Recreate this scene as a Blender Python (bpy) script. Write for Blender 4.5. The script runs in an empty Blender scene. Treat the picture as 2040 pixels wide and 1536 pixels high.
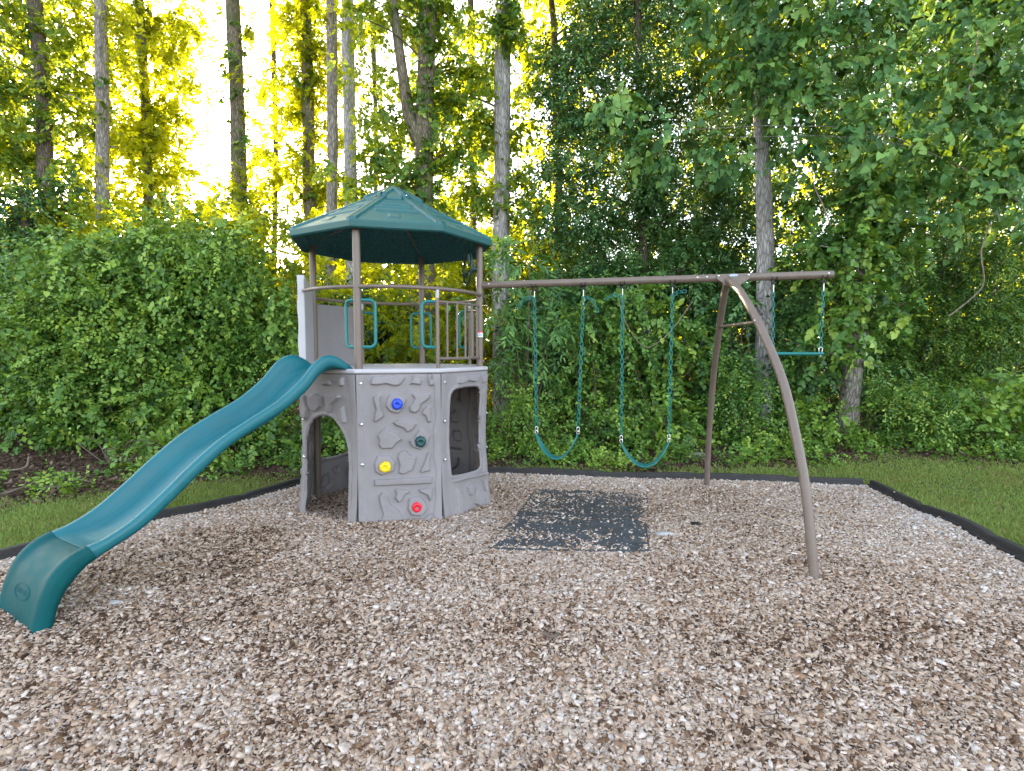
import bpy, bmesh, math, random
import numpy as np
from mathutils import Vector
from math import pi, sin, cos, radians as rad

SC = bpy.context.scene
COL = SC.collection
RNG = np.random.default_rng(11)
random.seed(5)

# ---------------------------------------------------------------- camera
EYE, FOC, PIT = 1.69, 1058.0, 0.0676
cam = bpy.data.cameras.new('camera'); cam_o = bpy.data.objects.new('camera', cam); COL.objects.link(cam_o)
cam_o.location = (0, 0, EYE); cam_o.rotation_euler = (pi/2 - PIT, 0, 0)
cam.sensor_width = 36; cam.lens = 36*FOC/2040; cam.clip_end = 1000; cam.clip_start = 0.05
SC.camera = cam_o

def W(px, py, y):
    """point of the place at forward distance y (metres) on a sight line of the surveyed photograph"""
    v = -(py-768)/FOC; c, s = cos(PIT), sin(PIT)
    d = np.array([(px-1020)/FOC, c+v*s, -s+v*c]); t = y/d[1]
    return np.array([0, 0, EYE]) + d*t

def sstep(a, b, x):
    t = np.clip((np.asarray(x, float)-a)/(b-a), 0, 1); return t*t*(3-2*t)

_ph = RNG.uniform(0, 6.28, 24)
def wob(x, y, f=1.0):
    return (np.sin(1.3*f*x+_ph[0]+.7*np.sin(.9*f*y+_ph[1]))+np.sin(1.7*f*y+_ph[2]+.8*np.sin(1.1*f*x+_ph[3]))
            + .5*np.sin(3.1*f*x+2.3*f*y+_ph[4])+.5*np.sin(2.9*f*y-2.1*f*x+_ph[5]))/3
def zg(x, y):
    return -.11*sstep(4.7, 6.2, y) + .018*wob(x, y, 1.6) - .12*sstep(9, 16, y) + 0.10*sstep(7.5, 9.5, y)

# ---------------------------------------------------------------- materials
def mat(name):
    m = bpy.data.materials.new(name); m.use_nodes = True
    nt = m.node_tree
    return m, nt, nt.nodes['Principled BSDF']
def node(nt, t, **kw):
    n = nt.nodes.new(t)
    for k, v in kw.items():
        if k in n.inputs: n.inputs[k].default_value = v
        else: setattr(n, k, v)
    return n
def ramp(nt, stops, interp='LINEAR'):
    r = nt.nodes.new('ShaderNodeValToRGB'); e = r.color_ramp.elements
    r.color_ramp.interpolation = interp
    while len(e) < len(stops): e.new(0.5)
    for i, (p, c) in enumerate(stops):
        e[i].position = p; e[i].color = (*c, 1)
    return r
def plastic(name, col, rough=.45, var=.12, scale=6, bump=.15, bscale=220, spec=.45, dirt=None):
    m, nt, b = mat(name); L = nt.links
    tc = node(nt, 'ShaderNodeTexCoord')
    n = node(nt, 'ShaderNodeTexNoise', Scale=scale, Detail=6.0, Roughness=.65); L.new(tc.outputs['Object'], n.inputs['Vector'])
    lo = tuple(c*(1-var) for c in col); hi = tuple(min(1, c*(1+var)) for c in col)
    r = ramp(nt, [(.3, lo), (.7, hi)]); L.new(n.outputs['Fac'], r.inputs['Fac'])
    out = r.outputs['Color']
    if dirt:
        n3 = node(nt, 'ShaderNodeTexNoise', Scale=3.2, Detail=9.0, Roughness=.72); L.new(tc.outputs['Object'], n3.inputs['Vector'])
        r3 = ramp(nt, [(.52, (0, 0, 0)), (.75, (1, 1, 1))]); L.new(n3.outputs['Fac'], r3.inputs['Fac'])
        mx = node(nt, 'ShaderNodeMix', data_type='RGBA'); mx.inputs[7].default_value = (*dirt, 1)
        ml = node(nt, 'ShaderNodeMath', operation='MULTIPLY'); ml.inputs[1].default_value = .45
        L.new(r3.outputs['Color'], ml.inputs[0]); L.new(ml.outputs[0], mx.inputs[0]); L.new(out, mx.inputs[6]); out = mx.outputs[2]
    L.new(out, b.inputs['Base Color'])
    b.inputs['Roughness'].default_value = rough; b.inputs['Specular IOR Level'].default_value = spec
    rr = ramp(nt, [(.3, (rough*.8,)*3), (.75, (min(1, rough*1.35),)*3)]); L.new(n.outputs['Fac'], rr.inputs['Fac']); L.new(rr.outputs['Color'], b.inputs['Roughness'])
    if bump:
        n2 = node(nt, 'ShaderNodeTexNoise', Scale=bscale, Detail=2.0); L.new(tc.outputs['Object'], n2.inputs['Vector'])
        bp = node(nt, 'ShaderNodeBump', Strength=bump, Distance=.003); L.new(n2.outputs['Fac'], bp.inputs['Height']); L.new(bp.outputs['Normal'], b.inputs['Normal'])
    return m
def tinted(name, stops, rough=.8, spec=.2, noise=None):
    """colour taken from a per-face random value"""
    m, nt, b = mat(name); L = nt.links
    a = node(nt, 'ShaderNodeAttribute', attribute_name='tint')
    r = ramp(nt, stops); L.new(a.outputs['Fac'], r.inputs['Fac']); out = r.outputs['Color']
    if noise:
        tc = node(nt, 'ShaderNodeTexCoord'); mp = node(nt, 'ShaderNodeTexNoise', Scale=noise, Detail=3.0); L.new(tc.outputs['Object'], mp.inputs['Vector'])
        r2 = ramp(nt, [(.3, (.6, .6, .6)), (.7, (1.15, 1.12, 1.1))]); L.new(mp.outputs['Fac'], r2.inputs['Fac'])
        mx = node(nt, 'ShaderNodeMix', data_type='RGBA', blend_type='MULTIPLY'); mx.inputs[0].default_value = 1
        L.new(out, mx.inputs[6]); L.new(r2.outputs['Color'], mx.inputs[7]); out = mx.outputs[2]
    L.new(out, b.inputs['Base Color']); b.inputs['Roughness'].default_value = rough; b.inputs['Specular IOR Level'].default_value = spec
    return m
def leafmat(name, stops, tstops, tfac=.42, rough=.45, spec=.4):
    m, nt, b = mat(name); L = nt.links
    a = node(nt, 'ShaderNodeAttribute', attribute_name='tint')
    r = ramp(nt, stops); L.new(a.outputs['Fac'], r.inputs['Fac']); L.new(r.outputs['Color'], b.inputs['Base Color'])
    b.inputs['Roughness'].default_value = rough; b.inputs['Specular IOR Level'].default_value = spec
    t = node(nt, 'ShaderNodeBsdfTranslucent'); r2 = ramp(nt, tstops); L.new(a.outputs['Fac'], r2.inputs['Fac']); L.new(r2.outputs['Color'], t.inputs['Color'])
    mx = node(nt, 'ShaderNodeMixShader'); mx.inputs[0].default_value = tfac
    L.new(b.outputs[0], mx.inputs[1]); L.new(t.outputs[0], mx.inputs[2]); L.new(mx.outputs[0], nt.nodes['Material Output'].inputs['Surface'])
    return m
def bark(name, dark, light, moss=None, vs=1.0):
    m, nt, b = mat(name); L = nt.links
    tc = node(nt, 'ShaderNodeTexCoord'); mp = node(nt, 'ShaderNodeMapping'); mp.inputs['Scale'].default_value = (1, 1, .22)
    L.new(tc.outputs['Object'], mp.inputs['Vector'])
    v = node(nt, 'ShaderNodeTexVoronoi', Scale=24.0*vs, feature='DISTANCE_TO_EDGE'); n = node(nt, 'ShaderNodeTexNoise', Scale=9.0*vs, Detail=8.0, Roughness=.7)
    nz = node(nt, 'ShaderNodeTexNoise', Scale=5.0, Detail=3.0); L.new(mp.outputs[0], nz.inputs['Vector'])
    add = node(nt, 'ShaderNodeMix', data_type='VECTOR'); add.inputs[0].default_value = .12
    L.new(mp.outputs[0], add.inputs[4]); L.new(nz.outputs['Color'], add.inputs[5]); L.new(add.outputs[1], v.inputs['Vector']); L.new(mp.outputs[0], n.inputs['Vector'])
    r1 = ramp(nt, [(0, dark), (.12, tuple(.5*(a+c) for a, c in zip(dark, light))), (.4, light)]); L.new(v.outputs['Distance'], r1.inputs['Fac'])
    r2 = ramp(nt, [(.3, (.55, .55, .55)), (.7, (1.2, 1.2, 1.2))]); L.new(n.outputs['Fac'], r2.inputs['Fac'])
    mx = node(nt, 'ShaderNodeMix', data_type='RGBA', blend_type='MULTIPLY'); mx.inputs[0].default_value = 1
    L.new(r1.outputs[0], mx.inputs[6]); L.new(r2.outputs[0], mx.inputs[7]); out = mx.outputs[2]
    if moss:
        n4 = node(nt, 'ShaderNodeTexNoise', Scale=1.6, Detail=6.0, Roughness=.7); L.new(tc.outputs['Object'], n4.inputs['Vector'])
        r4 = ramp(nt, [(.48, (0, 0, 0)), (.62, (.8, .8, .8))]); L.new(n4.outputs['Fac'], r4.inputs['Fac'])
        m2 = node(nt, 'ShaderNodeMix', data_type='RGBA'); m2.inputs[7].default_value = (*moss, 1); L.new(r4.outputs[0], m2.inputs[0]); L.new(out, m2.inputs[6]); out = m2.outputs[2]
    L.new(out, b.inputs['Base Color']); b.inputs['Roughness'].default_value = .9; b.inputs['Specular IOR Level'].default_value = .15
    bp = node(nt, 'ShaderNodeBump', Strength=.9, Distance=.03); L.new(v.outputs['Distance'], bp.inputs['Height']); L.new(bp.outputs[0], b.inputs['Normal'])
    return m

M = {}
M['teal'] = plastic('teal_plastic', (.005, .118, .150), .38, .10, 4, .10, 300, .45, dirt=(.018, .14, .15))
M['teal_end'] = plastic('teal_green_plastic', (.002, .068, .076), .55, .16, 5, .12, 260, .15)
M['roof'] = plastic('roof_plastic', (.011, .092, .100), .42, .16, 5, .2, 160, .5, dirt=(.03, .10, .10))
M['grey'] = plastic('grey_tower_plastic', (.232, .212, .226), .55, .09, 4, .35, 130, .3, dirt=(.17, .145, .14))
M['lightgrey'] = plastic('pale_grey_plastic', (.44, .42, .455), .5, .06, 6, .2, 200, .3)
M['brown'] = plastic('brown_coated_steel', (.150, .112, .096), .38, .10, 9, .12, 380, .5, dirt=(.11, .08, .065))
M['handle'] = plastic('teal_handle', (.004, .15, .15), .35, .08, 8, 0)
M['chain'] = plastic('teal_chain', (.010, .16, .14), .4, .15, 20, 0)
M['seat'] = plastic('teal_belt', (.015, .15, .15), .5, .2, 14, .2, 200, .35, dirt=(.10, .22, .20))
M['black'] = plastic('black_plastic', (.018, .018, .020), .55, .3, 10, .2, 150, .3)
M['wheel'] = plastic('dark_green_wheel', (.006, .03, .026), .4, .2, 8, 0)
M['edging'] = plastic('black_edging', (.036, .034, .036), .62, .35, 5, .5, 90, .3, dirt=(.055, .05, .045))
M['mat'] = plastic('rubber', (.058, .064, .072), .75, .35, 9, .8, 160, .3, dirt=(.10, .095, .09))
M['blue'] = plastic('blue_plastic', (.012, .055, .48), .3, .06, 10, 0)
M['yellow'] = plastic('yellow_plastic', (.82, .55, .01), .3, .06, 10, 0)
M['red'] = plastic('red_plastic', (.62, .012, .03), .3, .06, 10, 0)
M['dkgreen'] = plastic('dark_green_plastic', (.008, .05, .055), .3, .08, 10, 0)
M['white'] = plastic('white_label', (.75, .75, .78), .4, .03, 10, 0)
M['badge'] = plastic('badge_blue', (.30, .38, .60), .35, .03, 10, 0)
M['stone_dim'] = plastic('brown_stone', (.17, .15, .13), .9, .3, 9, .6, 60, .1)
M['stone'] = plastic('pale_stone', (.38, .36, .36), .8, .25, 9, .6, 60, .2)
m_, nt_, b_ = mat('zinc'); b_.inputs['Base Color'].default_value = (.62, .62, .64, 1); b_.inputs['Metallic'].default_value = .9; b_.inputs['Roughness'].default_value = .3; M['steel'] = m_

CHIPS = [(0, (.028, .014, .009)), (.16, (.085, .047, .030)), (.28, (.23, .138, .085)), (.42, (.45, .322, .238)), (.64, (.57, .452, .368)), (.84, (.65, .565, .515)), (1, (.70, .66, .65))]
M['chips'] = tinted('wood_chips', CHIPS, .85, .15, 38.0)
M['litter'] = tinted('leaf_litter', [(0, (.03, .018, .013)), (.35, (.085, .052, .036)), (.7, (.16, .105, .075)), (1, (.30, .225, .18))], .9, .1)
M['grass'] = leafmat('grass_blades', [(0, (.34, .27, .12)), (.12, (.20, .17, .04)), (.5, (.22, .32, .075)), (.85, (.31, .41, .11)), (1, (.40, .40, .15))],
                     [(0, (.2, .18, .05)), (.5, (.12, .25, .03)), (1, (.3, .34, .06))], .3, .6, .2)
# leaves: reflected colour, transmitted colour
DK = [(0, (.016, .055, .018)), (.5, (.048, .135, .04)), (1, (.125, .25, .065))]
MD = [(0, (.026, .085, .016)), (.45, (.080, .182, .031)), (.8, (.165, .30, .05)), (1, (.31, .41, .065))]
LT = [(0, (.05, .13, .02)), (.5, (.13, .26, .04)), (1, (.29, .43, .065))]
BL = [(0, (.026, .09, .024)), (.5, (.075, .19, .05)), (1, (.19, .34, .08))]
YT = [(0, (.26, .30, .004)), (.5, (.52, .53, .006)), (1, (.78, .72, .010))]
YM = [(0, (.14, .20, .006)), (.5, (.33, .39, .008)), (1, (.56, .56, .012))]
YD = [(0, (.08, .15, .008)), (.5, (.16, .25, .012)), (1, (.30, .38, .015))]
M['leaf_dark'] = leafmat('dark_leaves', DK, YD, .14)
M['leaf_mid'] = leafmat('green_leaves', MD, YD, .20)
M['leaf_light'] = leafmat('light_leaves', LT, YD, .28)
M['leaf_vine'] = leafmat('vine_leaves', BL, YD, .22, .5, .35)
M['leaf_thin'] = leafmat('translucent_leaves', MD, YM, .45)
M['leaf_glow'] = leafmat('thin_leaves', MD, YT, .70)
M['bark_pale'] = bark('pale_bark', (.20, .185, .18), (.54, .51, .51))
M['bark_grey'] = bark('grey_bark', (.13, .115, .105), (.42, .37, .34))
M['bark_dark'] = bark('dark_bark', (.06, .048, .04), (.21, .17, .135))
M['bark_moss'] = bark('mossy_bark', (.08, .066, .05), (.28, .235, .175), (.07, .10, .03))
M['twig'] = plastic('twig_bark', (.13, .10, .08), .9, .35, 20, .4, 60, .1)
M['deadwood'] = plastic('dead_wood', (.19, .155, .125), .9, .4, 14, .4, 50, .1)
M['palewood'] = plastic('pale_wood', (.55, .43, .30), .8, .2, 14, .3, 60, .15)

def ground_mat():
    m, nt, b = mat('forest_floor'); L = nt.links
    tc = node(nt, 'ShaderNodeTexCoord')
    n = node(nt, 'ShaderNodeTexNoise', Scale=3.0, Detail=12.0, Roughness=.75); L.new(tc.outputs['Object'], n.inputs['Vector'])
    v = node(nt, 'ShaderNodeTexVoronoi', Scale=28.0); L.new(tc.outputs['Object'], v.inputs['Vector'])
    r = ramp(nt, [(.3, (.035, .022, .015)), (.5, (.085, .055, .038)), (.7, (.13, .10, .06))]); L.new(n.outputs[0], r.inputs[0])
    hs = node(nt, 'ShaderNodeMix', data_type='RGBA', blend_type='MULTIPLY'); hs.inputs[0].default_value = .6
    sep = ramp(nt, [(0, (.4, .4, .4)), (1, (1.3, 1.3, 1.3))]); L.new(v.outputs['Color'], sep.inputs[0])
    L.new(r.outputs[0], hs.inputs[6]); L.new(sep.outputs[0], hs.inputs[7]); L.new(hs.outputs[2], b.inputs['Base Color'])
    b.inputs['Roughness'].default_value = .95; b.inputs['Specular IOR Level'].default_value = .1
    bp = node(nt, 'ShaderNodeBump', Strength=.8, Distance=.02); L.new(v.outputs['Distance'], bp.inputs['Height']); L.new(bp.outputs[0], b.inputs['Normal'])
    return m
def soil_mat(name, a, c, sc):
    m, nt, b = mat(name); L = nt.links
    tc = node(nt, 'ShaderNodeTexCoord')
    n = node(nt, 'ShaderNodeTexNoise', Scale=sc, Detail=10.0, Roughness=.75); L.new(tc.outputs['Object'], n.inputs['Vector'])
    r = ramp(nt, [(.35, a), (.65, c)]); L.new(n.outputs[0], r.inputs[0]); L.new(r.outputs[0], b.inputs['Base Color'])
    b.inputs['Roughness'].default_value = .95; b.inputs['Specular IOR Level'].default_value = .1
    return m
M['floor'] = ground_mat()
M['lawn'] = soil_mat('lawn_soil', (.05, .07, .02), (.10, .12, .04), 14)
M['bed'] = soil_mat('chip_soil', (.09, .056, .04), (.26, .19, .14), 60)

# ---------------------------------------------------------------- object helpers
def tag(o, label=None, cat=None, group=None, kind=None):
    if label: o['label'] = label
    if cat: o['category'] = cat
    if group: o['group'] = group
    if kind: o['kind'] = kind
    return o
def thing(name, loc, label, cat, group=None):
    o = bpy.data.objects.new(name, None); COL.objects.link(o); o.location = tuple(loc); o.empty_display_size = .2
    return tag(o, label, cat, group)
def origin(o):
    p = np.zeros(3)
    while o is not None: p += np.array(o.location); o = o.parent
    return p
def link(name, me, material, parent=None, smooth=None):
    o = bpy.data.objects.new(name, me); COL.objects.link(o)
    if material: me.materials.append(material)
    if parent is not None:
        o.parent = parent; off = origin(parent)
        if np.abs(off).max() > 0: me.transform(__import__('mathutils').Matrix.Translation(Vector(tuple(-off))))
    if smooth is not None:
        me.polygons.foreach_set('use_smooth', [True]*len(me.polygons)); me.set_sharp_from_angle(angle=rad(smooth))
    return o
def npmesh(name, V, F, tint=None, smooth=False):
    """mesh of quads (or all tris) from arrays"""
    V = np.asarray(V, np.float32); F = np.asarray(F, np.int32); k = F.shape[1]
    me = bpy.data.meshes.new(name)
    me.vertices.add(len(V)); me.vertices.foreach_set('co', V.ravel())
    me.loops.add(F.size); me.loops.foreach_set('vertex_index', F.ravel())
    me.polygons.add(len(F)); me.polygons.foreach_set('loop_start', np.arange(0, F.size, k, dtype=np.int32))
    if smooth: me.polygons.foreach_set('use_smooth', np.ones(len(F), bool))
    if tint is not None:
        a = me.attributes.new('tint', 'FLOAT', 'FACE'); a.data.foreach_set('value', np.asarray(tint, np.float32))
    me.update(calc_edges=True)
    return me

class MB:
    def __init__(s): s.v = []; s.f = []
    def add(s, V, F):
        b = len(s.v); s.v += [tuple(map(float, p)) for p in V]; s.f += [tuple(b+i for i in f) for f in F]; return s
    def mesh(s, name):
        me = bpy.data.meshes.new(name); me.from_pydata(s.v, [], s.f)
        bm = bmesh.new(); bm.from_mesh(me); bmesh.ops.recalc_face_normals(bm, faces=bm.faces); bm.to_mesh(me); bm.free(); me.update(); return me
    def build(s, name, material, parent=None, smooth=40, bevel=0):
        o = link(name, s.mesh(name), material, parent, smooth)
        if bevel:
            md = o.modifiers.new('bevel', 'BEVEL'); md.width = bevel; md.segments = 3; md.limit_method = 'ANGLE'; md.angle_limit = rad(40)
        return o
    def tube(s, P, r, n=12, cap=True, closed=False):
        P = [np.array(p, float) for p in P]; m = len(P)
        R = r if hasattr(r, '__len__') else [r]*m
        V = []; up = None
        for i in range(m):
            a = P[(i-1) % m] if (closed or i > 0) else P[i]; c = P[(i+1) % m] if (closed or i < m-1) else P[i]
            t = c-a; t /= (np.linalg.norm(t)+1e-9)
            if up is None:
                up = np.array([0, 0, 1.]) if abs(t[2]) < .9 else np.array([1., 0, 0])
            x = np.cross(t, up); x /= np.linalg.norm(x)+1e-9; up = np.cross(x, t)
            for k in range(n):
                q = 2*pi*k/n; V.append(P[i]+R[i]*(cos(q)*x+sin(q)*up))
        F = []
        for i in range(m if closed else m-1):
            j = (i+1) % m
            for k in range(n):
                F.append((i*n+k, i*n+(k+1) % n, j*n+(k+1) % n, j*n+k))
        if cap and not closed: F += [tuple(range(n))[::-1], tuple((m-1)*n+k for k in range(n))]
        return s.add(V, F)
    def box(s, c, ax, ay, az):
        c, ax, ay, az = (np.array(q, float) for q in (c, ax, ay, az))
        V = [c+i*ax+j*ay+k*az for k in (-1, 1) for j in (-1, 1) for i in (-1, 1)]
        return s.add(V, [(0, 2, 3, 1), (4, 5, 7, 6), (0, 1, 5, 4), (2, 6, 7, 3), (0, 4, 6, 2), (1, 3, 7, 5)])
    def lathe(s, c, axis, prof, n=20):
        c = np.array(c, float); a = np.array(axis, float); a /= np.linalg.norm(a)
        u = np.cross(a, (0, 0, 1.) if abs(a[2]) < .9 else (1., 0, 0)); u /= np.linalg.norm(u); w = np.cross(a, u)
        V = []; F = []
        for (r, h) in prof:
            for k in range(n): q = 2*pi*k/n; V.append(c+a*h+r*(cos(q)*u+sin(q)*w))
        for i in range(len(prof)-1):
            for k in range(n): F.append((i*n+k, i*n+(k+1) % n, (i+1)*n+(k+1) % n, (i+1)*n+k))
        F += [tuple(range(n))[::-1], tuple((len(prof)-1)*n+k for k in range(n))]
        return s.add(V, F)
def spline(P, n):
    P = np.array(P, float); m = len(P); t = np.linspace(0, m-1, n); i = np.clip(t.astype(int), 0, m-2); f = (t-i)[:, None]
    g = lambda k: P[np.clip(k, 0, m-1)]
    a, b, c, d = g(i-1), g(i), g(i+1), g(i+2)
    return .5*(2*b+(c-a)*f+(2*a-5*b+4*c-d)*f**2+(3*b-a-3*c+d)*f**3)

# ---------------------------------------------------------------- world, sun, view
SUN_AZ, SUN_EL = rad(-33), rad(12.6)
w = bpy.data.worlds.new('World'); SC.world = w; w.use_nodes = True
nt = w.node_tree; bg = nt.nodes['Background']
sky = nt.nodes.new('ShaderNodeTexSky'); sky.sky_type = 'NISHITA'; sky.sun_disc = False
sky.sun_elevation = SUN_EL; sky.sun_rotation = SUN_AZ; sky.air_density = 1.0; sky.dust_density = 1.5; sky.ozone_density = .6
hs = nt.nodes.new('ShaderNodeHueSaturation'); hs.inputs['Saturation'].default_value = .55
nt.links.new(sky.outputs[0], hs.inputs['Color']); nt.links.new(hs.outputs[0], bg.inputs[0]); bg.inputs[1].default_value = .15
sl = bpy.data.lights.new('sun', 'SUN'); sl.energy = 5.0; sl.angle = rad(.5); sl.color = (1, .80, .52)
so = bpy.data.objects.new('sun', sl); COL.objects.link(so)
sd = Vector((sin(SUN_AZ)*cos(SUN_EL), cos(SUN_AZ)*cos(SUN_EL), sin(SUN_EL)))
so.rotation_euler = sd.to_track_quat('Z', 'Y').to_euler(); so.location = (-8, 12, 20)
SC.view_settings.view_transform = 'Standard'; SC.view_settings.look = 'None'; SC.view_settings.exposure = 2.95; SC.view_settings.gamma = 1
SC.render.engine = 'CYCLES'
SC.cycles.max_bounces = 8; SC.cycles.diffuse_bounces = 3; SC.cycles.transmission_bounces = 6; SC.cycles.glossy_bounces = 2
SC.cycles.use_denoising = True; SC.cycles.sample_clamp_indirect = 3.0

# ================================================================ the play set
C = np.array([-1.335, 6.09]); R8 = 1.02; PH = rad(-98.33)
def VX(k, r=R8): a = PH+k*pi/4; return C+r*np.array([cos(a), sin(a)])
def V3(k, z, r=R8): p = VX(k, r); return np.array([p[0], p[1], z])
ZB = -.18                                            # everything stands a little below the loose chips
play = thing('play_set', (C[0], C[1], 0), 'grey and brown play tower with green roof, wavy teal slide and long swing beam', 'play set')

HOLD_R = [[(0.13,1.402),(0.149,1.433),(0.229,1.432),(0.266,1.445),(0.327,1.419),(0.377,1.441),(0.446,1.43),(0.439,1.398),(0.395,1.347),(0.351,1.339),(0.265,1.362),(0.178,1.351),(0.123,1.358)],
[(0.528,1.442),(0.56,1.441),(0.604,1.389),(0.597,1.344),(0.515,1.358),(0.483,1.346),(0.515,1.39)],
[(0.668,1.446),(0.707,1.452),(0.69,1.40),(0.725,1.381),(0.725,1.342),(0.68,1.336),(0.674,1.369),(0.662,1.414)],
[(0.146,1.244),(0.189,1.266),(0.22,1.248),(0.206,1.191),(0.223,1.102),(0.245,1.063),(0.235,1.037),(0.16,0.989),(0.148,1.002),(0.155,1.078),(0.168,1.116),(0.145,1.206)],
[(0.306,1.259),(0.387,1.264),(0.456,1.205),(0.429,1.122),(0.378,1.069),(0.298,1.093),(0.261,1.145),(0.281,1.228)],
[(0.507,1.262),(0.589,1.25),(0.686,1.256),(0.679,1.213),(0.601,1.156),(0.575,1.092),(0.536,1.067),(0.492,1.088),(0.486,1.133),(0.519,1.171),(0.538,1.209)],
[(0.652,1.135),(0.697,1.134),(0.69,1.062),(0.696,0.977),(0.663,0.972),(0.638,1.038),(0.606,1.058),(0.62,1.104)],
[(0.327,0.983),(0.384,1.013),(0.459,0.998),(0.554,0.962),(0.509,0.899),(0.458,0.881),(0.433,0.921),(0.358,0.95)],
[(0.176,0.86),(0.22,0.91),(0.264,0.94),(0.295,0.9),(0.369,0.872),(0.409,0.812),(0.355,0.775),(0.317,0.725),(0.211,0.732),(0.187,0.77),(0.194,0.808)],
[(0.585,0.909),(0.649,0.887),(0.688,0.827),(0.654,0.749),(0.589,0.702),(0.507,0.736),(0.479,0.796),(0.533,0.833)],
[(0.173,0.661),(0.291,0.659),(0.34,0.594),(0.326,0.504),(0.213,0.471),(0.152,0.507),(0.143,0.591)],
[(0.379,0.683),(0.436,0.709),(0.487,0.658),(0.55,0.636),(0.53,0.558),(0.504,0.5),(0.414,0.466),(0.37,0.488),(0.384,0.553),(0.366,0.632)],
[(0.66,0.67),(0.693,0.692),(0.678,0.563),(0.684,0.49),(0.593,0.475),(0.581,0.489),(0.62,0.566)],
[(0.141,0.43),(0.697,0.432),(0.696,0.363),(0.142,0.369)],
[(0.336,0.326),(0.45,0.319),(0.482,0.291),(0.424,0.261),(0.404,0.21),(0.366,0.193),(0.335,0.241),(0.348,0.28)],
[(0.566,0.312),(0.702,0.323),(0.694,0.217),(0.674,0.185),(0.649,0.246),(0.578,0.284)],
[(0.468,0.232),(0.565,0.249),(0.629,0.181),(0.648,0.113),(0.588,0.051),(0.485,0.065),(0.454,0.127)],
[(0.185,0.278),(0.217,0.308),(0.26,0.279),(0.278,0.206),(0.296,0.172),(0.359,0.134),(0.396,0.065),(0.42,-0.056),(0.174,-0.036),(0.22,0.092),(0.19,0.199)],
[(0.497,-0.002),(0.614,0.029),(0.693,0.076),(0.685,-0.01),(0.561,-0.047)]]
WIN_R = [[(0.263,1.408),(0.378,1.423),(0.618,1.428),(0.643,1.405),(0.544,1.339),(0.424,1.359),(0.308,1.33),(0.245,1.341)],
[(0.694,1.381),(0.72,1.424),(0.76,1.34),(0.693,1.323)],
[(0.16,0.350),(0.76,0.327),(0.76,0.284),(0.16,0.321)],
[(0.19,0.234),(0.25,0.25),(0.297,0.146),(0.26,-0.003),(0.211,-0.118),(0.141,-0.106),(0.19,0.072)],
[(0.38,0.233),(0.47,0.255),(0.52,0.215),(0.47,0.123),(0.41,0.135)],
[(0.50,0.097),(0.551,0.184),(0.63,0.181),(0.68,0.081),(0.67,-0.008),(0.575,-0.027),(0.498,0.022)],
[(0.664,0.26),(0.741,0.245),(0.744,0.12),(0.71,0.11)],
[(0.669,-0.02),(0.704,-0.051),(0.575,-0.147),(0.496,-0.178),(0.484,-0.13),(0.575,-0.087)]]
DOOR_R = [[(0.03,1.214),(0.065,1.229),(0.085,1.135),(0.105,1.082),(0.085,1.0),(0.05,0.97),(0.02,0.995),(0.045,1.106)],
[(0.14,1.218),(0.231,1.255),(0.317,1.219),(0.294,1.119),(0.224,1.062),(0.145,1.071),(0.117,1.15)],
[(0.386,1.249),(0.573,1.25),(0.591,1.225),(0.516,1.177),(0.458,1.141),(0.418,1.06),(0.37,1.071),(0.382,1.15)],
[(0.582,1.12),(0.629,1.142),(0.651,0.982),(0.614,0.973),(0.569,1.028)],
[(0.579,1.417),(0.643,1.425),(0.649,1.343),(0.594,1.335)],
[(0.332,1.358),(0.448,1.394),(0.474,1.343),(0.35,1.333)]]
LP = 2*R8*sin(pi/8)
WIN_H = [(.150,.43),(.140,.7),(.135,1.0),(.14,1.2),(.18,1.262),(.25,1.285),(.45,1.292),(.60,1.285),(.655,1.25),(.67,1.19),(.672,.9),(.665,.6),(.672,.43),(.655,.395),(.60,.372),(.40,.375),(.20,.393),(.16,.405)]
DOOR_H = [(.07,-.3),(.065,.2),(.05,.6),(.055,.78),(.095,.90),(.165,.98),(.26,1.022),(.38,1.03),(.46,1.008),(.545,.93),(.61,.84),(.648,.73),(.668,.52),(.672,.2),(.69,-.05),(.70,-.3)]

def sdist(px, pz, poly):
    """signed distance, positive inside"""
    poly = np.array(poly); n = len(poly); d = np.full(px.shape, 9.); ins = np.zeros(px.shape, bool)
    for i in range(n):
        a, b = poly[i], poly[(i+1) % n]; e = b-a
        t = np.clip(((px-a[0])*e[0]+(pz-a[1])*e[1])/(e@e), 0, 1)
        d = np.minimum(d, np.hypot(px-a[0]-t*e[0], pz-a[1]-t*e[1]))
        c = ((a[1] > pz) != (b[1] > pz)); xx = e[0]*(pz-a[1])/(e[1] if abs(e[1]) > 1e-9 else 1e-9)+a[0]
        ins ^= c & (px < xx)
    return np.where(ins, d, -d)

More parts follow.
